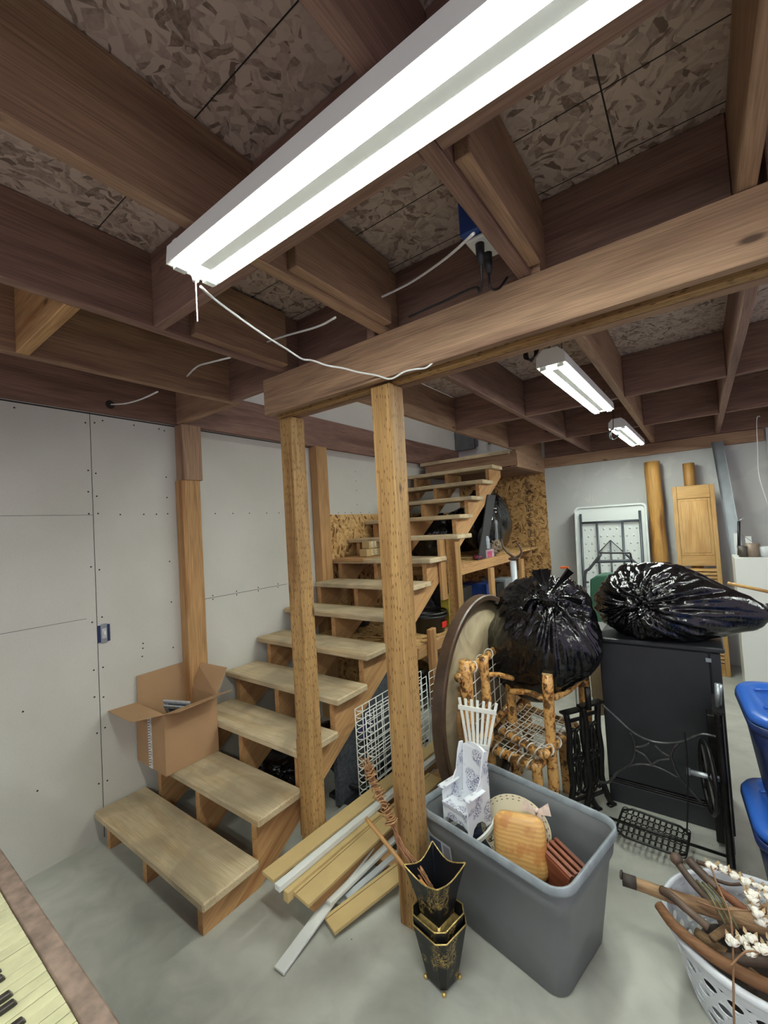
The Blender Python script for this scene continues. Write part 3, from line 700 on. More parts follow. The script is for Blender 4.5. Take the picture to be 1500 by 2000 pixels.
# ================================================================ LUMBER PILE BETWEEN THE POSTS
lp_ = 'trim boards piled on the floor between the posts'
def pb(lab, p0, p1, w_, h_, m, roll=0.0, grooves=False, name='trim_board'):
    p0, p1 = V(p0), V(p1); up = V((0, 0, 1)); d = (p1-p0).normalized(); up = (Matrix.Rotation(roll, 3, d) @ up)
    if not grooves:
        return tag(board(name, p0, p1, w_, h_, m, None, up, .002), lab, 'board', lp_)
    root = thing(name, lab, 'board', p0, lp_)
    board('plank', p0, p1, w_, h_, m, root, up, .0015)
    x, y, z = frame(d, up)
    a, b_ = p0+y*(w_*.3)+z*(h_/2+.0003), p1+y*(w_*.3)+z*(h_/2+.0003)
    board('groove', a, b_, .003, .0008, M['mdfedge'], root, up, 0)
    return root
pb('short rough block crossing under the near part of the board pile', (1.25, .80, .030), (1.66, .74, .030), .09, .056, M['stringer'])
pb('short rough block crossing under the far part of the board pile', (1.25, 1.36, .030), (1.56, 1.36, .030), .09, .056, M['stringer'])
pb('thick brown lumber in the pile nearest the stair, under the white board', (1.285, .33, .115), (1.335, 1.62, .115), .075, .112, M['stringer'])
pb('white primed board under the topmost yellow board nearest the stair', (1.275, .34, .180), (1.345, 1.70, .180), .105, .014, M['whitewood'])
pb('yellow fibreboard trim board on top of the pile nearest the stair', (1.270, .225, .197), (1.355, 1.66, .197), .085, .016, M['mdf'])
pb('white moulding lying along the right side of the topmost yellow board', (1.345, .215, .190), (1.425, 1.60, .190), .035, .026, M['whitewood'])
pb('short white-edged strip under the moulding', (1.372, .235, .152), (1.410, .85, .152), .03, .046, M['mdf'])
pb('white board lying flat in the middle of the pile', (1.392, .34, .070), (1.40, 1.50, .070), .10, .018, M['whitewood'])
pb('grooved yellow fibreboard board in the middle of the pile', (1.435, .262, .150), (1.485, 1.32, .150), .105, .016, M['mdf'], .06, True)
pb('long plain lumber under the grooved boards', (1.43, .31, .108), (1.475, 1.40, .108), .07, .064, M['pine'])
pb('white strip under the middle grooved board', (1.475, .38, .070), (1.52, 1.2, .070), .04, .018, M['whitewood'])
pb('pale whitewashed offcut under the long white lath', (1.47, .45, .012), (1.51, .70, .012), .06, .018, M['whitewood'])
pb('grooved yellow fibreboard board at the right side of the pile by the foreground post', (1.523, .335, .030), (1.645, .70, .068), .095, .016, M['mdf'], .0, True)
pb('grey painted strip beside the right grooved board', (1.50, .47, .040), (1.60, .95, .075), .03, .012, plain('grey_white_paint', srgb(186, 190, 192), .5))
pb('long bright white lath lying over the others towards the photographer', (1.475, .105, .012), (1.445, 1.02, .150), .052, .012, M['whitewood'], name='white_lath')
pb('pale lumber at the back of the pile below the wire grid', (1.30, 1.75, .13), (1.34, 2.2, .13), .04, .09, M['pine'])

# ================================================================ OLD PIANO AT THE LOWER LEFT
M['ivory'] = plain('yellowed_ivory', srgb(200, 196, 158), .4, var=.14, vs=14)
M['ebony'] = plain('worn_ebony', srgb(52, 44, 42), .35, var=.3, vs=30)
M['oldwood'] = plain('worn_mottled_veneer', srgb(134, 114, 102), .65, var=.35, vs=30)
pn = thing('piano', 'old piano with yellowed ivory keys at the lower left corner', 'piano', (1.5, -.9, 0))
ZK = .85; KF = -.687
MB().box(.95, 2.35, KF-.62, KF+.045, ZK-.14, ZK-.022).build('keybed', M['oldwood'], pn, bevel=.006)
MB().box(.95, 2.35, KF+.003, KF+.045, ZK-.022, ZK-.004).build('key_slip', M['oldwood'], pn, bevel=.004)
MB().box(.90, 2.40, KF-.62, KF-.20, 0, ZK-.141).build('case', M['oldwood'], pn, bevel=.005)
MB().box(.90, 2.40, KF-.62, KF-.155, ZK-.0, ZK+.02).build('fallboard', M['oldwood'], pn, bevel=.004)
for x in (.93, 2.37): MB().box(x-.03, x+.03, KF-.03, KF+.03, 0, ZK-.141).build('leg', M['oldwood'], pn, bevel=.008)
b = MB(); b.prism([(.955, KF-.15, ZK), (.955, KF+.03, ZK), (.955, KF+.02, ZK+.045), (.955, KF-.05, ZK+.10), (.955, KF-.15, ZK+.11)], (.05, 0, 0)); b.build('cheek_block', M['ebony'], pn, bevel=.008)
PW = .0265; x = 1.015; k = 0
random.seed(4)
while x < 2.33:
    b = MB(); z = ZK-.001+random.uniform(-.0006, .0006); b.box(x+.0009, x+PW-.0009, KF-.15, KF, z-.02, z)
    b.build('white_key', M['ivory'], pn, bevel=.0008)
    if k % 7 in (0, 1, 3, 4, 5):
        b = MB(); xc = x+PW; b.prism([(xc-.006, KF-.15, z), (xc-.006, KF-.052, z), (xc-.005, KF-.058, z+.011), (xc-.005, KF-.15, z+.012)], (.012, 0, 0))
        b.build('black_key', M['ebony'], pn, bevel=.0015)
    x += PW; k += 1

# ================================================================ LAUNDRY BASKET
lb = thing('laundry_basket', 'round white plastic laundry basket with holes, full of driftwood and cotton', 'basket', (2.98, .905, 0))
BC = V((2.985, .915, 0)); RX, RY, HB = .285, .262, .27
M['whiteplastic'] = plain('white_basket_plastic', srgb(214, 218, 224), .35)
bmw = bmesh.new(); NA, NZ = 72, 9
def bp(a, z):
    f = z/HB; k = .74+.26*f**.8; return BC+V((RX*k*math.cos(a), RY*k*math.sin(a), z))
# side wall with real holes: a grid of octagonal openings
b = MB(); cols = 24; rowsz = (.06, .105, .15)
def cell(a0, a1, z0, z1, hole):
    P = [(a0, z0), (a1, z0), (a1, z1), (a0, z1)]
    if not hole: b.face([b.b.verts.new(bp(a, z)) for a, z in P]); return
    am, zm = (a0+a1)/2, (z0+z1)/2; n = 16; ra, rz = (a1-a0)*.31, (z1-z0)*.33
    out, inn = [], []
    for i in range(n):
        t_ = 2*math.pi*(i+.5)/n-math.pi*0; cx, cz = math.cos(t_), math.sin(t_); m_ = max(abs(cx), abs(cz))
        out.append(b.b.verts.new(bp(am+(a1-a0)/2*cx/m_, zm+(z1-z0)/2*cz/m_))); inn.append(b.b.verts.new(bp(am+ra*cx, zm+rz*cz)))
    for i in range(n): b.face([out[i], out[(i+1) % n], inn[(i+1) % n], inn[i]])
zs = [0, .03, .075, .12, .165, .21, .25, HB]
for j in range(len(zs)-1):
    for i in range(cols):
        o_ = .5*(j % 2); a0, a1 = 2*math.pi*(i+o_)/cols, 2*math.pi*(i+1+o_)/cols
        cell(a0, a1, zs[j], zs[j+1], 1 <= j <= 4)
b.face([b.b.verts.new(bp(2*math.pi*i/48, 0)) for i in range(48)])
bmesh.ops.remove_doubles(b.b, verts=list(b.b.verts), dist=.0015)
wall = b.build('wall', M['whiteplastic'], lb, False)
sm = wall.modifiers.new('thickness', 'SOLIDIFY'); sm.thickness = .003; sm.offset = 0
b = MB()
prof = [(-.004, -.022), (.004, -.024), (.014, -.012), (.016, -.002), (.006, .006), (-.004, .004)]
R_ = []
for i in range(64):
    a = 2*math.pi*i/64; R_.append([b.b.verts.new(BC+V(((RX+r)*math.cos(a), (RY+r)*math.sin(a), HB+h))) for r, h in prof])
for i in range(64):
    A, B = R_[i], R_[(i+1) % 64]
    for k in range(6): b.face([A[k], A[(k+1) % 6], B[(k+1) % 6], B[k]])
b.build('rim', M['whiteplastic'], lb, True)
b = MB(); b.ball((2.985, .915, .115), .1, 4, (1.95, 1.75, 1.0), .25, 2.0); tag(b.build('filler_heap', plain('dark_filler', srgb(52, 44, 38), .9, var=.4, vs=20), lb and None, True), 'dark brown burlap heap added inside the laundry basket to darken its holes', 'filler')  # dark mass put in so the holes do not show the lit inner wall
M['drift'] = wood('grey_driftwood', srgb(176, 142, 106), srgb(120, 88, 62), ring=8, knots=.3)
M['darkdrift'] = plain('dark_old_wood', srgb(86, 68, 56), .55, var=.4, vs=14)
M['rust'] = plain('rusty_iron', srgb(70, 62, 56), .6, .3, var=.3, vs=25)
def stick(lab, pts, r, m, name='driftwood_stick', grp=None, k=5, n=10, jit=.04, cat='wood'):
    P = smoothpath(pts, k); rs = [r[0]+(r[1]-r[0])*i/(len(P)-1) for i in range(len(P))] if isinstance(r, tuple) else r
    b = MB(); b.tube(P, rs, n, jit=jit); return tag(b.build(name, m, None, True), lab, cat, grp)
stick('thick pale round pole lying across the laundry basket with a pegged end sticking out left', [(2.600, .835, .335), (2.75, .855, .325), (2.90, .885, .315), (3.13, .93, .30)], (.018, .030), M['drift'], 'wooden_pole')
pg = thing('iron_ferrule', 'dark iron ferrule with a ring on the left end of the pale pole', 'ferrule', (2.585, .83, .34))
b = MB(); b.tube([(2.575, .829, .337), (2.618, .838, .334)], .021, 14); b.build('band', M['rust'], pg, True)
b = MB(); b.tube([V((2.572, .829, .352))+V((0, .013*math.cos(a), .011*math.sin(a))) for a in [i*math.pi/6 for i in range(12)]], .004, 6, True); b.build('ring', M['rust'], pg, True)
stick('flat brown curved hames bar lying along the near side of the laundry basket', [(2.69, .79, .325), (2.74, .745, .31), (2.84, .71, .292), (2.96, .70, .285), (3.1, .72, .285)], (.016, .020), wood('brown_hames', srgb(138, 98, 66), srgb(92, 62, 44), ring=7, knots=0), 'hames_bar', n=8)
stick('dark strap-like wooden arm crossing over the pale pole at the basket rim', [(2.700, .83, .352), (2.735, .80, .362), (2.78, .775, .357), (2.83, .76, .34)], (.014, .012), M['darkdrift'], 'curved_wood_piece')  # a wooden arm rather than a branch
kb = thing('knobbed_handle', 'dark wooden handle with a round knob at the far rim of the basket', 'handle', (2.745, .985, .36))
b = MB(); b.ball((2.738, .985, .375), .021, 3); b.build('knob', M['darkdrift'], kb, True)
b = MB(); b.tube(smoothpath([(2.745, .975, .365), (2.785, .935, .345), (2.83, .90, .33), (2.87, .88, .315)], 4), [.013]*13, 10); b.build('shaft', M['darkdrift'], kb, True)
stick('dark brown turned spindle beside the knobbed handle', [(2.775, 1.01, .37), (2.82, .975, .355), (2.86, .945, .345)], (.016, .015), M['darkdrift'], 'turned_spindle')
stick('reddish end of a wooden handle behind the turned spindle', [(2.86, .945, .345), (2.93, .915, .33), (3.0, .9, .32)], (.014, .013), wood('red_handle', srgb(150, 98, 70), srgb(110, 66, 46), ring=6, knots=0), 'wooden_rod')
stick('dark curved antler-like branch reaching over the far rim of the basket', [(2.80, 1.03, .36), (2.87, 1.05, .35), (2.915, 1.06, .35), (2.93, 1.045, .355)], (.008, .006), M['darkdrift'], 'curved_wood_piece')
stick('second dark curved branch under the first at the far rim', [(2.80, 1.0, .345), (2.88, 1.01, .33), (2.93, 1.03, .335)], (.006, .005), M['darkdrift'], 'curved_wood_piece')
rb = MB()
for k in range(3): rb.tube(smoothpath([(2.80+k*.016, .93, .36), (2.835+k*.016, .875, .365), (2.875+k*.016, .81, .335)], 5), .004, 6)
tag(rb.build('braided_strap', plain('olive_strap', srgb(104, 100, 68), .7, var=.3, vs=40), None, True), 'olive and tan braided strap looped across the basket contents', 'strap')
random.seed(21)
for k in range(6):
    a = random.uniform(0, 6.28); c0 = BC+V((.10*math.cos(a), .09*math.sin(a), .13+.025*k)); d = V((math.cos(a+1.8), math.sin(a+1.8), .02))*.15
    stick(['dark stick deep in the basket pointing at the rim', 'second dark stick in the heap under the pole', 'third dark stick in the heap, near the middle of the basket', 'weathered stick under the cotton stems', 'dark stick beneath the curved hames bar', 'upper dark stick beside the braided strap'][k], [c0-d, c0+V((0, 0, .01)), c0+d], (.016, .012), M['darkdrift'] if k % 2 else M['drift'], 'driftwood_stick', 'driftwood heap in the laundry basket')
# cotton stems
M['cotton'] = plain('cotton_lint', srgb(238, 234, 224), .95, bump=.6, bs=60); M['husk'] = plain('dry_husk', srgb(186, 158, 120), .7, var=.3, vs=40)
M['stem'] = plain('reddish_stem', srgb(140, 104, 72), .6, var=.2)
def cotton(lab, pts, r):
    ct = thing('cotton_stem', lab, 'cotton', pts[0], 'cotton stems in the laundry basket')
    b = MB(); b.tube(smoothpath(pts, 6), .0028, 6); b.build('stem', M['stem'], ct, True)
    for q in r:
        q = V(q); b = MB()
        for k in range(4):
            a = k*math.pi/2+random.random(); b.ball(q+V((math.cos(a)*.009, math.sin(a)*.009, random.uniform(-.004, .006))), random.uniform(.008, .0115), 2, (1, 1, .9), .25, 4)
        b.build('boll', M['cotton'], ct, True)
        b = MB()
        for k in range(4):
            a = k*math.pi/2+.7; u = V((math.cos(a), math.sin(a), .3)); b.prism([q+u*.004-V((0, 0, .012)), q+u*.019+V((-u.y, u.x, 0))*.006, q+u*.024+V((0, 0, .008)), q+u*.019-V((-u.y, u.x, 0))*.006], (0, 0, .001))
        b.build('husk', M['husk'], ct)
cotton('tall bare cotton stem standing in front of the basket rim with a few bolls', [(2.876, .60, .16), (2.880, .635, .24), (2.890, .70, .37), (2.888, .75, .42), (2.862, .84, .43), (2.845, .92, .435)], [(2.845, .925, .43), (2.89, .70, .375)])
cotton('cotton stem with a dense cluster of white bolls at the right edge', [(2.80, .83, .36), (2.86, .82, .37), (2.92, .83, .385), (2.98, .86, .39)], [(2.90+random.uniform(0, .13), .78+random.uniform(0, .14), .375+random.uniform(0, .035)) for _ in range(11)])
cotton('cotton stem with bolls drooping low over the pale pole', [(2.88, .66, .33), (2.92, .70, .36), (2.96, .73, .35)], [(2.915, .745, .352), (2.935, .76, .36), (2.955, .735, .355), (2.975, .75, .355), (2.93, .72, .347), (2.99, .77, .36)])
cotton('cotton stem with bolls at the far rim of the basket', [(2.86, 1.0, .38), (2.93, .98, .38), (3.02, .96, .38)], [(2.88, 1.0, .385), (2.91, .975, .39), (2.94, .965, .39), (2.97, .96, .39), (3.0, .955, .39), (3.03, .95, .385)])

# ================================================================ LOG CHAIR AND STOOL
t = NT('burnt_log_wood'); c = t.coord(False)
n_ = t.noise(c, 34, 4, 1.0); n2 = t.noise(c, 20, 3)
col = t.ramp(n_, [(.33, srgb(52, 30, 16)), (.40, srgb(176, 118, 60)), (.50, srgb(224, 176, 108)), (.75, srgb(196, 142, 78))])
col = t.mix(t.ramp(n2, [(.53, W0), (.61, (.85,)*3)]), col, srgb(64, 36, 20)); M['log'] = t.done(col, .28, 0, .6)
M['rope'] = plain('white_rope', srgb(214, 210, 200), .7)
M['logend'] = plain('log_end_grain', srgb(206, 178, 130), .6)
def log(name, pts, r, parent, k=4, cap=True):
    P = smoothpath(pts, k); n = 12; b = MB()
    rs = [r*(1+.10*noise.noise(p*9)) for p in P]; b.tube(P, rs, n, jit=.03); o = b.build(name, M['log'], parent, True)
    return o
def knots_rope(a, b_, r, n, parent):
    "rope lashings wound round a rail"
    a, b_ = V(a), V(b_); d = (b_-a).normalized(); x, y, z = frame(d)
    for i in range(n):
        p = a.lerp(b_, (i+.7)/(n+.4)); m_ = MB()
        m_.tube([p+(y*math.cos(q)+z*math.sin(q))*(r+.003)+d*.012*math.sin(q) for q in [k*math.pi/5 for k in range(10)]], .0045, 5, True); m_.build('lashing', M['rope'], parent, True)
ca = thing('log_chair', 'peeled burnt-log armchair with white rope seat, under the left trash bag', 'chair', (1.98, 1.65, 0))
NL, NR, FR_, FL_ = V((1.80, 1.57, .42)), V((2.135, 1.39, .42)), V((2.20, 1.82, .42)), V((1.83, 1.95, .42))
for a, b_ in ((NL, NR), (NR, FR_), (FR_, FL_), (FL_, NL)): log('seat_rail', [a, (a+b_)/2+V((0, 0, -.004)), b_], .021, ca)
knots_rope(NL, NR, .022, 6, ca); knots_rope(NR, FR_, .022, 4, ca)
def net(A, B, C_, D_, nu, nv, r, parent, sag=.0, name='rope'):
    for i in range(1, nu):
        f = i/nu; MB().tube([A.lerp(B, f).lerp(D_.lerp(C_, f), k/6)+V((0, 0, -sag*math.sin(math.pi*k/6)+.003*((i+k) % 2))) for k in range(7)], r, 5).build(name, M['rope'], parent, True)
    for i in range(1, nv):
        f = i/nv; MB().tube([A.lerp(D_, f).lerp(B.lerp(C_, f), k/6)+V((0, 0, -sag*math.sin(math.pi*k/6)+.003*((i+k+1) % 2))) for k in range(7)], r, 5).build(name, M['rope'], parent, True)
U = V((0, 0, .02)); net(NL+U, NR+U, FR_+U, FL_+U, 9, 9, .0032, ca, .012)
log('front_leg', [(2.145, 1.50, .0), (2.142, 1.50, .4), (2.150, 1.50, .82)], .030, ca)
MB().cyl((2.150, 1.50, .82), (2.150, 1.50, .823), .0285, n=14).build('sawn_end', M['logend'], ca)
log('front_leg', [(2.235, 1.93, 0), (2.24, 1.93, .5), (2.245, 1.93, .80)], .035, ca)
log('arm', [(1.90, 1.56, .66), (2.02, 1.53, .685), (2.12, 1.51, .675)], .017, ca)
log('arm', [(2.17, 1.54, .68), (2.21, 1.70, .675), (2.24, 1.90, .69)], .017, ca)
log('back_post', [(1.815, 1.17, .0), (1.81, 1.17, .5), (1.815, 1.165, .945)], .036, ca)
log('back_post', [(1.83, 2.02, .0), (1.83, 2.02, .6), (1.835, 2.02, 1.0)], .036, ca)
log('back_post', [(1.845, 1.345, .42), (1.845, 1.345, .7), (1.845, 1.34, .925)], .027, ca)
log('top_rail', [(1.79, 1.12, .86), (1.80, 1.5, .875), (1.80, 2.02, .915)], .024, ca); knots_rope((1.80, 1.2, .87), (1.80, 1.95, .90), .026, 6, ca)
log('back_rail', [(1.81, 1.17, .47), (1.81, 1.6, .48), (1.82, 2.02, .5)], .022, ca)
log('peg', [(1.84, 1.36, .81), (1.88, 1.45, .79), (1.93, 1.55, .745)], .015, ca)
net(V((1.808, 1.20, .49)), V((1.808, 1.20, .86)), V((1.812, 1.98, .89)), V((1.812, 1.98, .52)), 5, 9, .0032, ca, 0)
cb2 = thing('log_chair', 'second burnt-log chair behind the first, only its upper back post and rail end showing', 'chair', (1.86, 1.62, 0))
log('back_post', [(1.865, 1.665, .0), (1.865, 1.665, .6), (1.865, 1.665, 1.02)], .03, cb2)
log('top_rail', [(1.845, 1.60, 1.045), (1.87, 1.72, 1.055), (1.89, 1.88, 1.06)], .028, cb2)
log('cross_rail', [(1.84, 1.62, .975), (1.865, 1.8, .97)], .02, cb2)
cs = thing('log_footstool', 'low burnt-log footstool with rope top tucked under the log armchair', 'stool', (1.95, 1.6, 0))
a1, a2, a3, a4 = V((1.785, 1.475, .335)), V((2.085, 1.40, .335)), V((2.12, 1.80, .335)), V((1.80, 1.86, .335))
for a, b_ in ((a1, a2), (a2, a3), (a3, a4), (a4, a1)): log('top_rail', [a, (a+b_)/2, b_], .026, cs)
knots_rope(a1, a2, .027, 5, cs); net(a1+U*1.2, a2+U*1.2, a3+U*1.2, a4+U*1.2, 7, 7, .003, cs, .01)
for p in (a1, a2, a3, a4): log('leg', [(p.x+.005, p.y+.02, 0), (p.x, p.y+.015, .2), (p.x, p.y+.01, .36)], .028, cs)
log('stretcher', [(1.80, 1.50, .12), (2.08, 1.43, .13)], .018, cs)

# ================================================================ TRASH BAGS
def sack(c, rad, knot, seg=5, K=26, amp=.10, lump=.10, tip=None, flat=None, seed=0.0, floorz=None, front=-9):
    b = MB(); g = bmesh.ops.create_icosphere(b.b, subdivisions=seg, radius=1.0); kd = V(knot).normalized(); kx, ky, kz = frame(kd); c = V(c)
    for v in g['verts']:
        d = v.co.normalized(); th = d.angle(kd); ph = math.atan2(d.dot(kz), d.dot(ky))
        w1 = noise.noise(V((math.cos(ph)*K/6, math.sin(ph)*K/6, seed+th*.8))); w2 = noise.noise(V((math.cos(ph)*K/2.6, math.sin(ph)*K/2.6, seed+5+th*1.5)))
        env = math.exp(-(th/.95)**2); fold = -abs(w1)*1.5-abs(w2)*1.1
        k = 1+amp*2.0*env*fold+lump*noise.noise(d*1.7+V((seed, 0, 0)))+.035*noise.noise(d*5+V((0, seed, 0)))
        k -= .03*abs(noise.noise(V((d.x*3, d.y*3, d.z*9+seed))))*(1-env)
        if th < .34: k *= 1-.16*(1-th/.34)**1.5
        p = V((d.x*rad[0], d.y*rad[1], d.z*rad[2]))*k
        for tv, tl, tw in (tip or ()):
            td = V(tv).normalized(); q = max(0, d.dot(td)); p += td*tl*q**tw; p.y *= 1-.30*q**4
        q = c+p
        if floorz is not None and q.z < floorz: q.z = floorz+(q.z-floorz)*(.12 if q.y > front else min(1, .12+(front-q.y)*14))
        v.co = q
    return b
def knotted(root, p, r, ears, seed):
    b = MB(); g = bmesh.ops.create_icosphere(b.b, subdivisions=4, radius=1.0); p = V(p)
    for v in g['verts']:
        d = v.co.normalized(); v.co = p+V((d.x*r[0], d.y*r[1], d.z*r[2]))*(1+.45*abs(noise.noise(d*2.6+V((seed, 0, 0))))-.35*abs(noise.noise(d*5.5+V((0, seed, 0)))))
    b.build('knot', M['sack'], root, True)
    for e in ears:
        pts = smoothpath(e[0], 5); n = 14; b = MB(); R_ = []; N = len(pts)
        for i, q in enumerate(pts):
            f = i/(N-1); rr = e[1]*(.35+1.0*f); dd, y, z = frame((pts[min(i+1, N-1)]-pts[max(i-1, 0)]))
            R_.append([b.b.verts.new(q+(y*math.cos(2*math.pi*k/n)*rr+z*math.sin(2*math.pi*k/n)*rr*.45)*(1+.35*((k % 2)*2-1)*(.5+.5*f))) for k in range(n)])
        for A, B in zip(R_, R_[1:]):
            for k in range(n): b.face([A[k], A[(k+1) % n], B[(k+1) % n], B[k]])
        b.face(R_[0][::-1]); b.face(R_[-1]); b.build('tied_end', M['sack'], root, False)
g1 = thing('trash_bag', 'full black trash bag tied with a knot, sitting on the log armchair', 'trash bag', (2.1, 1.72, .62), 'black trash bags')
sack((2.085, 1.735, 1.0), (.325, .27, .365), (.28, -.65, .70), 6, 26, .11, .12, tip=(((-.8, -.1, -1), .13, 3),), seed=2.3).build('sack', M['sack'], g1, True)
knotted(g1, (2.185, 1.51, 1.245), (.050, .040, .045), [([(2.2, 1.50, 1.27), (2.25, 1.50, 1.33), (2.31, 1.52, 1.40)], .026), ([(2.18, 1.51, 1.27), (2.165, 1.52, 1.33), (2.14, 1.55, 1.395)], .034), ([(2.16, 1.50, 1.24), (2.10, 1.47, 1.24), (2.065, 1.46, 1.18)], .042), ([(2.2, 1.50, 1.24), (2.27, 1.52, 1.25), (2.34, 1.56, 1.22)], .024)], 1.0)
g2 = thing('trash_bag', 'wide black trash bag lying on top of the black cabinet, pointed corner to the right', 'trash bag', (2.7, 2.05, .97), 'black trash bags')
sack((2.645, 2.03, 1.150), (.33, .27, .245), (-.25, -.95, .10), 6, 30, .15, .10, tip=(((1, 0, -.04), .17, 7), ((.85, 0, -.42), .035, 6)), seed=7.7, floorz=.966, front=1.86).build('sack', M['sack'], g2, True)
knotted(g2, (2.548, 1.812, 1.172), (.034, .028, .028), [([(2.53, 1.81, 1.16), (2.49, 1.80, 1.12), (2.455, 1.81, 1.08)], .024)], 3.0)

# ================================================================ BLACK CABINET
kc = thing('cabinet', 'tall plain black cabinet with a panel front, the lying trash bag on top', 'cabinet', (2.65, 2.05, 0))
MB().box(2.355, 2.935, 1.875, 2.25, .0, .935).build('body', M['blackwood'], kc, bevel=.003)
MB().box(2.345, 2.955, 1.855, 2.26, .936, .962).build('top', M['blackwood'], kc, bevel=.006)
MB().box(2.36, 2.885, 1.862, 1.874, .145, .93).build('front_panel', M['blackwood'], kc, bevel=.003)
MB().box(2.89, 2.935, 1.862, 1.874, .0, .93).build('stile', M['blackwood'], kc, bevel=.003)
b = MB(); b.box(2.36, 2.885, 1.858, 1.874, .118, .128); b.box(2.36, 2.885, 1.860, 1.874, .132, .138); b.build('moulding', M['blackmetal'], kc, bevel=.002)
MB().box(2.36, 2.885, 1.864, 1.874, .0, .112).build('kick_board', M['blackwood'], kc, bevel=.003)
MB().box(2.87, 2.895, 1.853, 1.861, .885, .905).build('hinge', M['metal'], kc, bevel=.001)
tag(MB().prism([at(1150, 1300, 'y', 2.15), at(1180, 1228, 'y', 2.15), at(1194, 1395, 'y', 2.15), at(1162, 1400, 'y', 2.15)], (0, .02, 0)).build('tan_panel', plain('tan_hardboard', srgb(166, 150, 120), .8)), 'tan hardboard panel standing between the log chair and the black cabinet', 'panel')

# ================================================================ TREADLE BASE
tr = thing('treadle_base', 'black cast iron sewing machine treadle base in front of the black cabinet', 'treadle base', (2.63, 1.65, 0))
def pxl(ps, y): return [at(1160+a/4.412, 1340+b_/4.412, 'y', y) for a, b_ in ps]
YT = 1.66
for pl in ([(75, 165), (200, 280), (310, 380), (450, 460), (580, 490), (720, 485), (820, 455), (930, 415), (1070, 440)],
           [(310, 400), (345, 470), (355, 550), (345, 620), (300, 685), (200, 745), (165, 790), (120, 830), (45, 825)],
           [(355, 525), (420, 520), (480, 490)], [(355, 550), (430, 590), (470, 640), (500, 680)], [(500, 680), (560, 640), (655, 628)], [(525, 510), (590, 570), (655, 605)],
           [(300, 690), (390, 672), (500, 685), (620, 730), (730, 795)], [(735, 490), (690, 530), (665, 600), (690, 680), (740, 790), (830, 890), (940, 1020)]):
    MB().tube(smoothpath(pxl(pl, YT), 5), .0072, 8).build('brace', M['iron'], tr, True)
def side_frame(x, y0, y1, zt, skew=0.0):
    n0 = len(bpy.data.objects); before = set(bpy.data.objects)
    ym = (y0+y1)/2; w_ = (y1-y0)/2
    for s_ in (-1, 1):
        b = MB(); b.tube(smoothpath([(x, ym+s_*w_*.55, zt), (x, ym+s_*w_*.42, zt*.78), (x, ym+s_*w_*.52, zt*.55), (x, ym+s_*w_*.40, zt*.32), (x, ym+s_*w_*.72, zt*.12), (x, ym+s_*w_, .012)], 5), .017, 8)
        b.obox((x, ym+s_*w_, .006), (0, 1, 0), .05, .03, .012); b.build('side_frame_leg', M['blackmetal'], tr, True)
        for zz, h in ((zt*.66, .10), (zt*.40, .11)):
            b = MB(); b.tube([(x, ym+s_*w_*.2+.045*math.cos(a)*.8, zz+h*math.sin(a)) for a in [k*math.pi/10 for k in range(20)]], .010, 6, True); b.build('scroll', M['blackmetal'], tr, True)
    for zz in (zt*.92, zt*.54, zt*.16):
        b = MB(); b.obox((x, ym, zz), (0, 1, 0), w_*1.2, .014, .016); b.build('cross_bar', M['blackmetal'], tr)
    b = MB(); b.obox((x, ym, zt+.006), (0, 1, 0), w_*1.6, .045, .012); b.build('top_plate', M['blackmetal'], tr)
    if skew:
        T_ = Matrix.Translation(V((x, ym, 0))) @ Matrix.Rotation(skew, 4, 'Z') @ Matrix.Translation(V((-x, -ym, 0)))
        for o_ in set(bpy.data.objects)-before: o_.matrix_basis = T_ @ o_.matrix_basis
side_frame(2.315, 1.62, 1.83, .60, -.55); side_frame(2.905, 1.50, 1.80, .74)
side_frame(2.245, 1.53, 1.75, .58, -.60)
MB().box(2.895, 2.925, 1.66, 1.80, .03, .70).build('dress_guard', M['blackmetal'], tr, bevel=.004)
MB().box(2.855, 2.900, 1.72, 1.80, .03, .66).build('dress_guard', M['blackmetal'], tr, bevel=.004)
b = MB(); b.cyl((2.318, 1.66, .60), (2.318, 1.66, .72), .016, n=10); b.build('bracket', M['blackmetal'], tr, True)
b = MB(); b.cyl((2.905, 1.60, .74), (2.915, 1.60, .86), .012, .016, 10); b.build('bracket', M['metal'], tr, True)
b = MB(); R0 = .160; b.tube([(2.845-.028*math.cos(a), 1.62+R0*.9*math.cos(a), .40+R0*math.sin(a)) for a in [k*math.pi/20 for k in range(40)]], .011, 8, True); b.build('flywheel_rim', M['blackmetal'], tr, True)
for k in range(4):
    a = k*math.pi/4; b = MB(); b.bar((2.845+.028*math.cos(a), 1.62-R0*.9*math.cos(a), .40-R0*math.sin(a)), (2.845-.028*math.cos(a), 1.62+R0*.9*math.cos(a), .40+R0*math.sin(a)), .01, .008, V((1, 0, 0))); b.build('spoke', M['blackmetal'], tr)
b = MB(); b.cyl((2.76, 1.62, .40), (2.90, 1.62, .40), .013, n=12); b.cyl((2.76, 1.62, .40), (2.775, 1.62, .40), .018, n=12); b.build('axle', M['metal'], tr, True)
b = MB(); b.tube(smoothpath([(2.765, 1.60, .60), (2.765, 1.60, .40), (2.74, 1.60, .10)], 4), .0035, 6); b.build('pitman_rod', M['blackmetal'], tr)
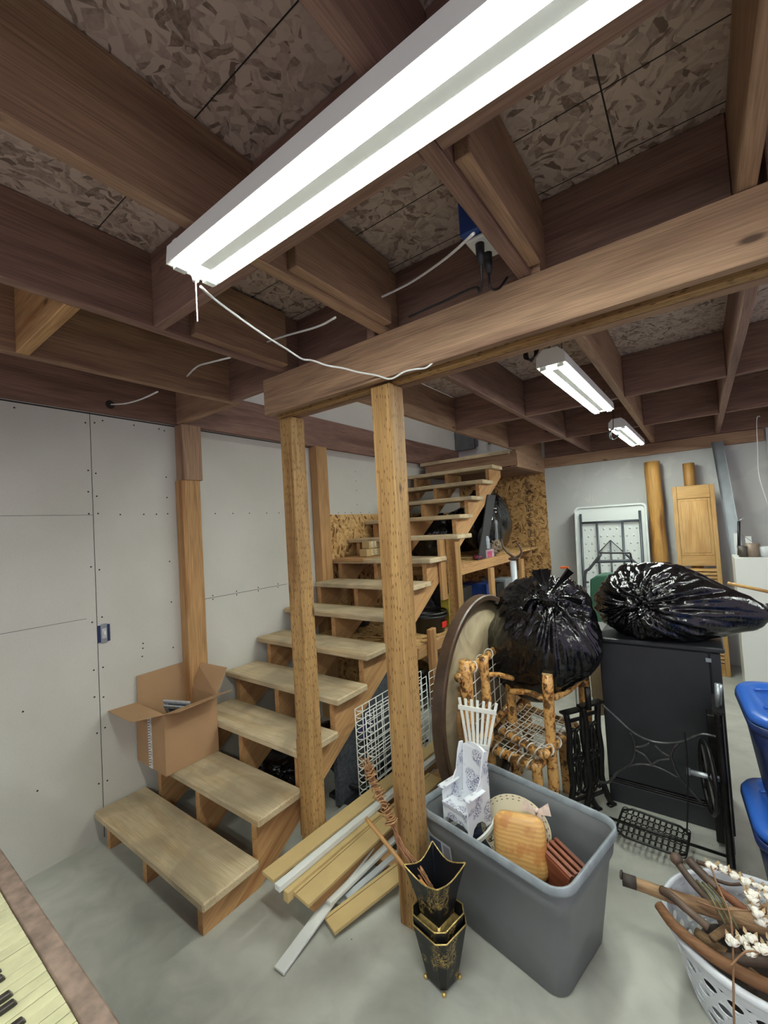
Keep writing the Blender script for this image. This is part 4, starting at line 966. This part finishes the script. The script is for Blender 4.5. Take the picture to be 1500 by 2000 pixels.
# pedal
pd = MB(); A, B, C_, D_ = V((2.452, 1.70, .085)), V((2.752, 1.665, .085)), V((2.735, 1.475, .06)), V((2.436, 1.49, .06))
rp = []
for p, q in ((A, B), (B, C_), (C_, D_), (D_, A)):
    for k in range(1, 7): rp.append(p.lerp(q, k/7))
pd.tube(rp, .006, 8, True); pd.build('pedal_frame', M['blackmetal'], tr, True)
for i in range(12):
    for j in range(5):
        c0 = A.lerp(B, (i+.5)/12).lerp(D_.lerp(C_, (i+.5)/12), (j+.5)/5); ux = (B-A).normalized(); uy = (D_-A).normalized()
        MB().tube([c0+ux*.0150*math.cos(a)+uy*.0205*math.sin(a) for a in [k*math.pi/6 for k in range(12)]], .0026, 5, True).build('pedal_ring', M['blackmetal'], tr, True)
b = MB(); b.cyl((2.27, 1.585, .07), (2.91, 1.575, .07), .007, n=8); b.build('pedal_shaft', M['blackmetal'], tr, True)

# ================================================================ BLUE TOTES
M['bluebin'] = plain('navy_tote_plastic', srgb(24, 42, 88), .4, var=.1); M['bluelid'] = plain('bright_blue_lid', srgb(42, 92, 178), .33, var=.06)
for k, lab in ((0, 'lower blue tote with a bright blue lid at the right edge, under the other'), (1, 'upper blue tote with a bright blue lid, stacked on the other at the right edge')):
    z0 = .445*k
    tb, TRR, lpp = tote('blue_tote', lab, (3.335+.01*k, 1.445, z0), math.radians(4), .725, .50, .40, M['bluebin'], M['bluebin'], (.85, .78), 'stacked blue totes')
    b = MB(); loft(b, [lpp(.70, .475, .10, .392), lpp(.722, .495, .11, .402), lpp(.722, .495, .11, .418), lpp(.70, .475, .10, .432), lpp(.60, .38, .06, .434), lpp(.58, .36, .05, .424)], True, True); b.build('lid', M['bluelid'], tb, True)
    for s_ in (-1, 1):
        b = MB(); b.tube([TRR @ V((-.30+.0, s_*.10, .435)), TRR @ V((-.26, s_*.115, .436)), TRR @ V((-.12, s_*.115, .436))], .006, 8); b.build('lid_ridge', M['bluelid'], tb, True)

# ================================================================ ROUND TABLE TOP
dk = thing('round_table_top', 'big round table top standing on edge behind the log chair, underside showing', 'table top', (1.735, 1.57, 0))
DC = V((1.735, 1.572, .614)); X1 = V((1, 0, 0))
t = NT('raw_underside'); c = t.coord(False); n_ = t.noise(c, 5, 5, 1.5)
M['under'] = t.done(t.ramp(n_, [(.3, srgb(122, 108, 84)), (.6, srgb(158, 142, 112))]), .75)
M['rimwood'] = plain('dark_varnished_rim', srgb(76, 58, 44), .35, var=.3, vs=12)
b = MB(); b.lathe([(.577, -.014), (.577, .0), (.02, .001)], DC, 64, X1); b.build('underside', M['under'], dk, True)
b = MB(); b.lathe([(.578, .0), (.578, .034), (.606, .036), (.613, .028), (.613, -.028), (.606, -.034), (.02, -.034), (.02, -.016), (.578, -.015)], DC, 96, X1, True); b.build('rim', M['rimwood'], dk)
b = MB(); b.prism([DC+V((.003, y, z)) for y, z in ((-.40, -.02), (-.36, .16), (-.30, -.25), (-.36, -.38))], (.022, 0, 0)); b.build('brace', M['pine'], dk)
for k in range(3):
    a = math.radians((112, 160, 250)[k]); p = DC+V((.028, -.575*math.cos(math.pi-a)*-1, .575*math.sin(a))); b = MB(); b.obox(p, (0, math.sin(a), math.cos(a)), .05, .02, .012, X1); b.build('latch', M['darkmetal'], dk)

# ================================================================ WHITE WIRE GRIDS
def grid(lab, x, y0, y1, z0, z1, ny, nz, skew=0.0, hook=True):
    g = thing('wire_grid', lab, 'wire rack', (x, (y0+y1)/2, z0), 'white wire grids')
    P = lambda y, z: V((x+skew*(z-z0), y, z))
    for i in range(ny+1):
        y = y0+(y1-y0)*i/ny; MB().tube([P(y, z0), P(y, z1)], .0032, 6).build('upright_wire', M['white'], g, True)
    for j in range(nz+1):
        z = z0+(z1-z0)*j/nz; pts = [P(y0, z), P(y1, z)]
        if hook: pts = [P(y0, z)+V((.05, .0, 0)), P(y0, z)+V((.03, -.008, -.004))]+pts
        MB().tube(pts, .0032, 6).build('cross_wire', M['white'], g, True)
    return g
grid('front white wire grid rack standing beside the stair stringer, mostly behind the foreground post', 1.17, .97, 1.72, .05, .625, 11, 14)
grid('second white wire grid rack close behind the front one', 1.225, 1.0, 1.70, .03, .60, 9, 12)
grid('farther white wire grid rack under the lower shelf by the round table top', 1.20, 1.78, 2.20, .30, .60, 6, 6, 0, False)

# ================================================================ SHELVES UNDER THE STAIR
sh = thing('storage_shelf', 'two-level wooden storage shelf built under the stair against the back wall', 'shelf', (.6, 3.4, 0))
MB().box(.10, 1.13, 2.56, 4.88, 1.295, 1.315).build('top_board', M['osb'], sh); board('front_edge', (1.145, 2.50, 1.275), (1.145, 4.05, 1.275), .035, .09, M['stringer'], sh)
MB().box(.10, 1.13, 1.72, 4.88, .765, .785).build('lower_board', M['osb'], sh); board('front_edge', (1.145, 1.72, .745), (1.145, 4.05, .745), .035, .085, M['stringer'], sh)
for y, z in ((1.88, .90), (3.10, 1.23), (4.0, 1.23)): board('leg', (1.185, y, 0), (1.185, y, z), .09, .035, M['pine'], sh, V((1, 0, 0)))
for y in (2.6, 3.6, 4.6): board('cross_joist', (.12, y, 1.25), (1.12, y, 1.25), .035, .085, M['pine'], sh)

# ---- things on and under the shelves
tb = thing('black_tub', 'round black tub with a red label on the lower shelf under the stair', 'tub', (.98, 2.22, .786))
b = MB(); b.lathe([(.13, 0), (.15, .12), (.165, .13), (.165, .145), (.158, .145), (.142, .125), (.125, .01)], (.965, 2.22, .787), 32); b.build('tub_body', M['black'], tb, True)
b = MB(); b.tube([V((.965, 2.22, .94))+V((.155*math.cos(a), .155*math.sin(a), .012)) for a in [k*math.pi/16 for k in range(32)]], .010, 8, True); b.build('tub_rim', M['black'], tb, True)
b = MB()
for k in range(5):
    a0, a1 = math.radians(-14+k*7), math.radians(-7+k*7); b.prism([V((.965, 2.22, 0))+V((.148*math.cos(a), .148*math.sin(a), z)) for a, z in ((a0, .83), (a1, .83), (a1, .878), (a0, .878))], (.003, 0, 0))
b.build('red_label', plain('red_label', srgb(206, 44, 40), .5), tb)
def bxx(name, lab, cat, x0, x1, y0, y1, z0, z1, m, grp=None): return tag(MB().box(x0, x1, y0, y1, z0, z1).build(name, m, None, False, .003), lab, cat, grp)
yb = thing('yellow_box', 'yellow printed box standing behind the black tub on the lower shelf', 'box', (1.0, 2.46, .786))
MB().box(.98, 1.06, 2.41, 2.50, .786, 1.06).build('carton', plain('yellow_print', srgb(206, 190, 70), .5, var=.2), yb, bevel=.002)
MB().box(1.0605, 1.0625, 2.42, 2.49, .80, .86).build('printed_panel', plain('grey_print', srgb(206, 206, 208), .5), yb)
for i, (y, z, hh, col, lab) in enumerate(((2.75, .786, .30, (22, 22, 26), 'dark tool case on the lower shelf between the stair post and the shelf leg'), (3.32, .786, .26, (34, 62, 132), 'blue power tool case on the lower shelf by the shelf leg'),
        (3.58, .786, .22, (28, 28, 30), 'black box on the lower shelf right of the shelf leg'), (3.85, .786, .24, (150, 156, 160), 'clear plastic box of hardware at the right end of the lower shelf'))):
    bxx('storage_case', lab, 'case', .78, 1.08, y-.11, y+.11, z, z+hh, plain('case_colour_%d' % i, srgb(*col), .4, var=.3, vs=18))
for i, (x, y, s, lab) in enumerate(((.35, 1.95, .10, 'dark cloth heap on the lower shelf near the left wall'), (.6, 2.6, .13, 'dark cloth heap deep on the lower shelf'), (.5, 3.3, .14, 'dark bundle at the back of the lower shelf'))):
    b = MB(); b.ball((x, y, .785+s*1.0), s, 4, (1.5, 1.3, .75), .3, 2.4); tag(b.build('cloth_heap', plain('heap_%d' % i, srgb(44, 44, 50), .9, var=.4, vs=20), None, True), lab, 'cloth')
# black sacks on the top shelf seen under the treads
for i, (c0, r_, lab) in enumerate((((.90, 3.78, 1.70), (.21, .52, .42), 'tall black plastic bag slumped on the top shelf beside the upper stringer'), ((.40, 3.35, 1.56), (.27, .40, .30), 'black plastic bag on the top shelf seen between the upper treads'),
        ((.34, 4.3, 1.60), (.24, .34, .32), 'black plastic bag at the back of the top shelf near the corner'))):
    gg = thing('plastic_bag', lab, 'trash bag', (c0[0], c0[1], 1.32)); sack(c0, r_, (.5, -.3, .8), 5, 22, .10, .16, seed=11.0+i*3, floorz=1.318 if i < 3 else None).build('sack', M['sack'], gg, True)
tag(MB().prism([(1.10, 2.98, 1.318), (1.10, 3.16, 1.318), (1.08, 3.60, 1.98), (1.08, 3.38, 1.98)], (.012, 0, 0)).build('black_board', plain('charcoal_board', srgb(50, 50, 52), .55)), 'flat charcoal board leaning on the top shelf beside the black bag', 'board')
b = MB(); b.lathe([(.035, 0), (.038, .01), (.038, .10), (.03, .12), (.03, .13), (.0, .13)], (1.09, 3.25, 1.41), 16)
tag(b.build('glass_jar', plain('cloudy_jar', srgb(170, 178, 186), .15, var=.3, vs=60), None, True), 'small clear jar on top of the pink-labelled box on the shelf', 'jar')
pk2 = thing('plastic_box', 'clear plastic box with pink and red contents at the shelf edge', 'box', (1.09, 3.26, 1.316))
MB().box(1.03, 1.125, 3.17, 3.36, 1.317, 1.40).build('box_body', plain('cloudy_plastic', srgb(190, 170, 180), .2, var=.3, vs=40), pk2, bevel=.004)
MB().box(1.1255, 1.127, 3.18, 3.30, 1.325, 1.385).build('pink_label', plain('pink_label', srgb(190, 80, 110), .4, var=.4, vs=50), pk2)
b = MB(); b.ball((1.08, 3.04, 1.34), .04, 3, (1, 1.6, .6), .4, 4); tag(b.build('red_wrapper', plain('crimson_wrap', srgb(120, 34, 60), .4, var=.4, vs=40), None, True), 'crumpled crimson wrapper beside the pink-labelled box', 'wrapper')
for k, (y, zz, lab) in enumerate(((3.42, 1.38, 'pale gnarled driftwood root on the shelf'), (3.56, 1.42, 'taller gnarled driftwood root at the end of the shelf'))):
    b = MB(); b.ball((1.07, y, zz), .06, 4, (1, 1, 1.1), .7, 4); tag(b.build('driftwood_root', plain('grey_root_%d' % k, srgb(132, 116, 98), .8, var=.4, vs=30), None, True), lab, 'driftwood')
for k, (x, lab) in enumerate(((1.02, 'grey candlestick-like turned post on the shelf'), (1.08, 'second grey turned post on the shelf, nearer the strand board'))):
    b = MB(); b.lathe([(.03, 0), (.012, .03), (.022, .08), (.02, .2), (.026, .22), (.02, .26)], (x, 3.44+.12*k, 1.44), 12); tag(b.build('turned_post', plain('grey_post_%d' % k, srgb(126, 128, 130), .5, .2), None, True), lab, 'ornament')
# box with printed letters on the shelf end near the left wall
lbx = thing('letter_blocks', 'stacked pale wooden letter blocks beside the left wall under the upper treads', 'letter blocks', (.37, 2.26, 1.42))
MB().box(.28, .37, 2.16, 2.38, 1.43, 1.50).build('block', M['mdf'], lbx, bevel=.003); MB().box(.28, .37, 2.20, 2.36, 1.503, 1.57).build('block', M['mdf'], lbx, bevel=.003)
for s, y, z in (('L', 2.245, 1.465), ('E', 2.305, 1.465), ('E', 2.30, 1.537), ('0', 2.245, 1.537)): lettering(s, (.3705, y, z), (0, 1, 0), (0, 0, 1), .07, M['white'], lbx)
tag(MB().box(.10, .45, 1.995, 2.55, 1.40, 1.428).build('wall_shelf_board', M['pine'], None, False, .003), 'short plank shelf on the left wall carrying the letter blocks', 'shelf board')
# heaps below the stair
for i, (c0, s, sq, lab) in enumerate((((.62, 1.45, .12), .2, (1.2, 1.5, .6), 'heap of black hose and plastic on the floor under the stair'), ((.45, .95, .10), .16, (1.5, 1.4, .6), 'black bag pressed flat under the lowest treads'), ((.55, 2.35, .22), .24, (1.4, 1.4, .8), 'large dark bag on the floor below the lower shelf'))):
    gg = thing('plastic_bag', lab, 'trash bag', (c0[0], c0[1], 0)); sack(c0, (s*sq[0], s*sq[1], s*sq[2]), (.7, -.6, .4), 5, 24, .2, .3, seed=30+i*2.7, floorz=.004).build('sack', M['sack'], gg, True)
random.seed(14)
for k in range(7):
    y0 = .95+k*.11; pts = smoothpath([(.86+random.uniform(-.05, .05), y0, .19), (.90, y0+.05, .20+random.uniform(-.03, .03)), (1.03, y0+.12, .05+random.uniform(0, .04)), (1.10, y0+.25, .05)], 5)
    b = MB(); b.tube(pts, .014+random.uniform(-.003, .003), 8); tag(b.build('black_hose', M['cord_black'], None, True), 'black rubber hose length in the heap under the stair, %s from the front' % ['first', 'second', 'third', 'fourth', 'fifth', 'sixth', 'seventh'][k], 'hose', 'black hoses under the stair')
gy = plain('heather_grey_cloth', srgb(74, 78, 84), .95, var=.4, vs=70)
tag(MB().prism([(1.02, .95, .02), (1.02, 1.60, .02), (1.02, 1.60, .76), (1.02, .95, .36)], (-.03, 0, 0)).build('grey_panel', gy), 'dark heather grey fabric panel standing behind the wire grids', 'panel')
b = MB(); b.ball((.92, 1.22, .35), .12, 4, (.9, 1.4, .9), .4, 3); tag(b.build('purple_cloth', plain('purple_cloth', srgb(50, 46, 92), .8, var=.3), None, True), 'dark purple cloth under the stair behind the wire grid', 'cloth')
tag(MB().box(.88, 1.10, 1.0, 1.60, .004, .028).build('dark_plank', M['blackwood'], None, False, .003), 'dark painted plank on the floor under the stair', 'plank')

# ---- along the back wall
def leaning(name, lab, cat, x, y0, y1, z1, wd, th, m):
    b = MB(); b.bar((x, y0, 0), (x, y1, z1), wd, th, V((0, 1, 0))); return tag(b.build(name, m, None, False, .003), lab, cat)
# folding tables
def folding_table(lab, x0, x1, y0, y1, H, detail=True):
    ft = thing('folding_table', lab, 'folding table', ((x0+x1)/2, y0, 0), 'white folding tables'); xm = (x0+x1)/2; tilt = math.atan2(y1-y0, H)
    R = Matrix.Translation(V((xm, y0, 0))) @ Matrix.Rotation(-tilt, 4, 'X'); wd = x1-x0; HL = H/math.cos(tilt)
    m_ = plain('table_plastic', srgb(206, 212, 208), .45) if 'tbl' not in M else M['tbl']; M['tbl'] = m_
    b = MB(); P = [R @ V((x, 0, z+HL/2)) for x, z in rloop(wd, HL, .05)]; nrm = R.to_3x3() @ V((0, .03, 0)); b.prism(P, nrm); b.build('table_top', m_, ft, bevel=.004)
    lp2 = lambda l, h, r, y: [R @ V((x, y, z+HL/2)) for x, z in rloop(l, h, r)]
    b = MB(); loft(b, [lp2(wd, HL, .05, -.002), lp2(wd, HL, .05, -.022), lp2(wd-.04, HL-.04, .04, -.022), lp2(wd-.05, HL-.05, .04, -.002)], False); b.build('table_edge', m_, ft)
    if not detail: return
    def tb_(ps, r): MB().tube([R @ V(p) for p in ps], r, 8).build('frame_tube', M['darkmetal'], ft, True)
    h2 = wd/2
    for s_ in (-1, 1): tb_([(s_*(h2-.07), -.03, .1), (s_*(h2-.07), -.03, HL-.09)], .014)
    tb_([(-h2+.07, -.03, HL-.20), (h2-.07, -.03, HL-.20)], .013); tb_([(-h2+.07, -.03, .5), (h2-.07, -.03, .5)], .013)
    for s_ in (-1, 1): tb_([(s_*.135, -.035, HL-.20), (s_*.125, -.035, .6)], .012)
    tb_([(0, -.04, HL-.42), (0, -.04, .6)], .009)
    for s_ in (-1, 1): tb_([(0, -.04, HL-.42), (s_*.13, -.04, HL-.56)], .006)
    for i in range(9):
        for j in range(13):
            x, z = (i-4)*.068+(.034 if j % 2 else 0), HL-.28-j*.085
            if abs(x) > h2-.10 or abs(abs(x)-.13) < .02: continue
            p = R @ V((x, -.0035, z)); b = MB(); b.ball(p, .013, 1, (1, .35, 1.3)); b.build('dimple', m_, ft, True)
folding_table('white plastic folding table leaning on the back wall, legs and underside facing out', 1.655, 2.42, 4.50, 4.72, 1.80)
folding_table('second white folding table hidden behind the first, only its left edge showing', 1.625, 2.38, 4.60, 4.82, 1.79, False)
M['peeled'] = wood('peeled_log', srgb(198, 150, 82), srgb(140, 92, 46), ring=5, knots=.5, rough=.5)
b = MB(); P = seg((2.53, 4.66, 0), (2.495, 4.80, 2.26), 20); b.tube(P, [.078*(1+.07*noise.noise(p*6)) for p in P], 14, jit=.03); tag(b.build('peeled_log', M['peeled'], None, True, grain=P[-1]-P[0]), 'thick peeled log standing against the back wall beside the folding table', 'log')
b = MB(); P = seg((2.85, 4.72, 0), (2.835, 4.82, 2.20), 14); b.tube(P, .055, 14, jit=.02); tag(b.build('peeled_log', M['peeled'], None, True, grain=P[-1]-P[0]), 'thinner peeled log behind the louvred door, its top sticking up', 'log')
# louvred cabinet door
M['maple'] = wood('golden_door_wood', srgb(216, 172, 108), srgb(196, 148, 86), ring=4, knots=0, rough=.4)
ld2 = thing('louvred_door', 'golden wooden door with a flat upper panel and louvres below, leaning on the back wall', 'door', (2.87, 4.45, 0))
RD = Matrix.Translation(V((2.855, 4.50, 0))) @ Matrix.Rotation(math.radians(-6), 4, 'X')
def rb(name, x0, x1, y0, y1, z0, z1, g=(0, 0, 1)):
    b = MB(); b.hexa([RD @ V(p) for p in ((x0, y0, z0), (x1, y0, z0), (x1, y1, z0), (x0, y1, z0), (x0, y0, z1), (x1, y0, z1), (x1, y1, z1), (x0, y1, z1))]); b.build(name, M['maple'], ld2, bevel=.003, grain=RD.to_3x3() @ V(g))
rb('stile', -.185, -.145, 0, .03, 0, 1.96); rb('stile', .145, .185, 0, .03, 0, 1.96)
for z0, z1 in ((0, .12), (1.10, 1.21), (1.82, 1.96)): rb('rail', -.144, .144, 0, .03, z0, z1, (1, 0, 0))
rb('panel', -.144, .144, .008, .022, 1.211, 1.819)
rb('panel_bead', -.118, .118, .004, .009, 1.235, 1.795)
for i in range(26):
    z = .135+i*.0365; b = MB(); b.prism([RD @ V(p) for p in ((-.144, .002, z), (-.144, .006, z-.004), (-.144, .028, z+.024), (-.144, .024, z+.028))], RD.to_3x3() @ V((.288, 0, 0))); b.build('louvre', M['maple'], ld2)
# steel stud and sheets
b = MB(); a, b_ = V((3.10, 4.86, 2.40)), V((3.25, 4.40, 0)); x, y, z = frame(b_-a, V((0, 1, 0)))
for c1, w_, h_ in ((V((0, 0, 0)), .10, .002), (y*.05, .002, .035), (-y*.05, .002, .035)):
    b.bar(a+c1+(z*-.017 if h_ > .01 else V((0, 0, 0))), b_+c1+(z*-.017 if h_ > .01 else V((0, 0, 0))), w_, h_, V((0, 1, 0)))
tag(b.build('steel_stud', M['metal'], None), 'long galvanised steel stud leaning against the back wall right of the louvred door', 'stud')
for k, (u, lab) in enumerate(((1436, 'white sheet of board leaning beside the steel stud'), (1447, 'narrow white sheet edge right of the steel stud'))):
    p = at(u, 1090, 'y', 4.60); leaning('white_sheet', lab, 'board', p.x+.03+.045*k, 4.50, 4.66, 1.42-.03*k, .05, .012, M['whitewood'])
wb = thing('white_worktable', 'big white panel-sided bench in front of the right part of the back wall', 'bench', (3.6, 3.9, 0))
MB().box(3.12, 4.4, 3.95, 3.97, 0, 1.232).build('front_panel', M['white'], wb); MB().box(3.12, 4.4, 3.97, 4.40, 1.20, 1.232).build('top', M['white'], wb); MB().box(3.12, 3.14, 3.97, 4.40, 0, 1.20).build('side_panel', M['white'], wb)
for k, (u, w_, hh, col, lab) in enumerate(((1453, .045, .10, (62, 56, 50), 'dark cup on the white bench'), (1471, .055, .12, (128, 112, 96), 'tan bucket on the white bench'), (1496, .05, .09, (200, 204, 206), 'pale plastic tub on the white bench at the right edge'))):
    p = at(u, 1085, 'y', 4.12); b = MB(); b.lathe([(w_*.8, 0), (w_, hh), (w_*.93, hh), (w_*.75, .006)], (p.x, 4.12, 1.233), 20); tag(b.build('bucket', plain('bucket_%d' % k, srgb(*col), .5), None, True), lab, 'bucket')
lv = thing('rod_tool', 'black upright tool with a silver tip on the white bench', 'tool', V((at(1443, 1080, 'y', 4.3).x, 4.3, 1.233)))
MB().cyl(V((at(1443, 1080, 'y', 4.3).x, 4.3, 1.233)), at(1443, 1018, 'y', 4.3), .012, n=10).build('rod', M['black'], lv, True); MB().tube([at(1443, 1018, 'y', 4.3), at(1453, 1012, 'y', 4.3)], .008, 8).build('silver_tip', M['metal'], lv, True)
b = MB(); b.tube(smoothpath([at(1436, 1036, 'y', 4.4), at(1460, 1052, 'y', 4.35), at(1485, 1070, 'y', 4.3)], 4), .003, 5); tag(b.build('thin_rod', M['metal'], None), 'thin pale rod slanting down to the buckets on the white bench', 'rod')
b = MB(); b.cyl(at(1421, 1139, 'y', 3.0), at(1512, 1158, 'y', 3.0), .012, n=10); tag(b.build('broom_handle', M['maple'], None, True), 'wooden broom handle sticking in from the right edge above the cabinet', 'handle')
b = MB(); b.ball(at(1500, 1188, 'y', 2.02), .026, 3); b.cyl(at(1500, 1188, 'y', 2.02), at(1545, 1192, 'y', 2.02), .012, n=10); tag(b.build('rubber_knob', M['black'], None, True), 'round black rubber knob at the right edge touching the bag corner', 'knob')
b = MB(); P = smoothpath([(3.40, 4.2, 2.5), at(1478, 820, 'y', 4.2), at(1480, 880, 'y', 4.2), at(1483, 930, 'y', 4.2), at(1500, 985, 'y', 4.2)], 6); b.tube(P, .003, 6); tag(b.build('white_cable', M['cord_white'], None, True), 'thin white cable hanging from a joist at the right edge', 'cable')
# hand truck with green bin
ht = thing('hand_truck', 'grey tube hand truck with a green bin behind the trash bags', 'hand truck', (2.2, 3.4, 0))
Y = 3.4
def ptube(ps, r, nm='frame_tube', m=M['darkmetal']): MB().tube(smoothpath([at(u, v, 'y', Y) for u, v in ps], 4), r, 8).build(nm, m, ht, True)
ptube([(1143, 1165), (1143, 1120), (1152, 1110), (1174, 1082)], .013); ptube([(1171, 1080), (1200, 1080), (1231, 1080)], .008, 'handle_bar', M['black']); ptube([(1231, 1080), (1234, 1100), (1235, 1130)], .008, 'handle_bar', M['black'])
ptube([(1222, 1082), (1240, 1098), (1262, 1112)], .010); ptube([(1163, 1097), (1200, 1096), (1232, 1095)], .014, 'cross_bar'); ptube([(1143, 1137), (1150, 1137)], .010, 'cross_bar')
for x in (1.985, 2.50): MB().cyl((x, Y, 0), (x, Y, 1.02), .013, n=10).build('frame_tube', M['darkmetal'], ht, True)
b = MB(); b.prism([at(1152, 1132, 'y', Y-.02), at(1166, 1125, 'y', Y-.02), at(1235, 1122, 'y', Y-.02), at(1245, 1135, 'y', Y-.02), at(1242, 1215, 'y', Y-.02), at(1153, 1215, 'y', Y-.02)], (0, .25, 0)); b.build('green_bin', plain('green_plastic', srgb(46, 92, 70), .45), ht, bevel=.01)
# orange clamp
oc = thing('bar_clamp', 'steel bar clamp with orange jaws standing behind the left trash bag', 'clamp', (1.95, 3.0, 0))
p = at(1107, 1108, 'y', 3.0); MB().cyl((p.x, 3.0, 0), (p.x, 3.0, p.z), .008, n=8).build('bar', M['metal'], oc, True)
orange = plain('orange_jaw', srgb(206, 96, 40), .45)
for dz in (0, -.085): MB().box(p.x-.055, p.x+.015, 2.99, 3.01, p.z-.012+dz, p.z+.008+dz).build('jaw', orange, oc, bevel=.003)
# pvc pipe with an iron hook piece on top
b = MB(); b.lathe([(.032, 0), (.032, 1.27), (.028, 1.27), (.028, 0)], (1.30, 3.42, 0), 24, closed=True); tag(b.build('plastic_pipe', plain('pale_pipe', srgb(196, 206, 212), .4), None, True), 'pale plastic pipe standing at the corner of the shelf', 'pipe')
an_ = thing('antlers', 'small brown antlers resting on the shelf corner above the pale pipe', 'antlers', (1.24, 3.45, 1.275))
for s_, ps in ((-1, [(1007, 1090), (992, 1080), (982, 1066), (979, 1052)]), (1, [(1007, 1090), (1018, 1082), (1016, 1068), (1008, 1060)])):
    P = smoothpath([at(u, v, 'y', 3.42) for u, v in ps], 4); MB().tube(P, [.016*(1-.6*i/len(P)) for i in range(len(P))], 8, jit=.08).build('horn', M['darkdrift'], an_, True)
p = at(1003, 1091, 'y', 3.42); b = MB(); b.ball((p.x, 3.42, 1.288), .03, 3, (1.8, 1, .6), .3, 3); b.build('skull_plate', M['darkdrift'], an_, True)

# ================================================================ CABLES AND OUTLET ON THE CEILING
b = MB(); ps = [((392, 560), -.34), ((420, 585), -.25), ((470, 622), -.15), ((520, 657), -.05), ((560, 682), .05), ((590, 701), .12), ((610, 704), .17), ((640, 714), .23), ((670, 719), .29), ((700, 727), .35), ((735, 733), .415), ((763, 740), .425), ((790, 726), .425), ((812, 721), .43), ((833, 718), .435), ((850, 704), .445), ((868, 693), .46), ((882, 685), .47)]
b.tube(smoothpath([at(u, v, 'y', y) for (u, v), y in ps], 5), .0038, 6)
tag(b.build('power_cord', M['cord_white'], None, True), 'white twin cable sagging from the front light down to the top of the foreground post', 'cable')  # cord of the front light itself, not an extension
cabs = (('white cable length looping between joists near the blue outlet box', [((925, 456), 'x', 2.468), ((870, 505), 'x', 2.30), ((800, 553), 'x', 2.10), ((730, 587), 'x', 1.932)]),
        ('white cable length between joists above the beam end', [((655, 620), 'x', 1.888), ((620, 638), 'x', 1.75), ((560, 655), 'x', 1.50), ((512, 671), 'x', 1.317)]),
        ('short white cable length between joists left of the beam', [((450, 698), 'x', 1.272), ((410, 708), 'x', 1.1), ((385, 716), 'x', .9), ((365, 735), 'x', .722)]),
        ('white cable length entering a dark hole in the rim board at the left wall', [((308, 765), 'x', .678), ((275, 780), 'x', .45), ((245, 788), 'x', .25), ((217, 790), 'x', .05)]))
for lab, ps in cabs:
    b = MB(); b.tube(smoothpath([at(u, v, a, q) for (u, v), a, q in ps], 5), .0045, 6); tag(b.build('house_cable', M['cord_white'], None, True), lab, 'cable', 'white cable run through the joists')
p = at(215, 790, 'x', .044); tag(MB().cyl((.0432, p.y, p.z), (.0445, p.y, p.z), .026, n=20).build('drilled_hole', M['gap']), 'round dark drilled hole in the rim board above the left drywall', 'hole')
ob = thing('outlet_box', 'blue plastic outlet box with two black plugs on a joist by the beam', 'outlet', (2.42, .27, 2.55))
b = MB(); b.prism([(2.468, .20, 2.55), (2.468, .36, 2.55), (2.468, .36, 2.66), (2.468, .20, 2.66)], (-.09, 0, 0)); b.build('box_body', plain('blue_outlet_plastic', srgb(42, 72, 140), .45), ob, bevel=.004)
b = MB(); b.box(2.385, 2.46, .22, .34, 2.535, 2.549); b.build('receptacle', plain('white_receptacle', srgb(214, 214, 212), .4), ob, bevel=.005)
for y in (.25, .31):
    b = MB(); b.tube([(2.42, y, 2.536), (2.42, y, 2.50), (2.42, y+.003, 2.47)], [.014, .013, .007], 10); b.build('plug', M['cord_black'], ob, True)
b = MB(); b.tube(smoothpath([(2.42, .25, 2.475), (2.41, .27, 2.425), (2.38, .32, 2.43), (2.34, .38, 2.487), (2.2, .41, 2.50), (2.05, .42, 2.50)], 5), .004, 6); tag(b.build('power_cord', M['cord_black'], None, True), 'thin black cord drooping from the blue outlet box and running behind the beam top', 'cord')  # cord of a plug in the outlet box, not an extension
b = MB(); b.tube(smoothpath([(2.42, .31, 2.475), (2.425, .30, 2.42), (2.43, .36, 2.44), (2.44, .42, 2.50)], 5), .004, 6); tag(b.build('power_cord', M['cord_black'], None, True), 'short black cord loop under the second plug of the blue outlet box', 'cord')
for lab, c0, s in (('coiled black cord bundle hanging beside the near end of the middle light', (2.295, 1.13, 2.50), .035), ('coiled dark cord bundle hanging over the near end of the farthest light', (2.365, 3.06, 2.36), .04)):
    b = MB()
    for k in range(4): b.tube([V(c0)+V((s*math.cos(a)*(.5+.17*k), .01*k*math.sin(a), s*1.2*math.sin(a))) for a in [j*math.pi/8 for j in range(16)]], .003, 5, True)
    b.tube([V(c0)+V((0, 0, s)), V((c0[0]+.01, c0[1], 2.56))], .003, 5); tag(b.build('cord_coil', M['cord_black'], None, True), lab, 'cord')
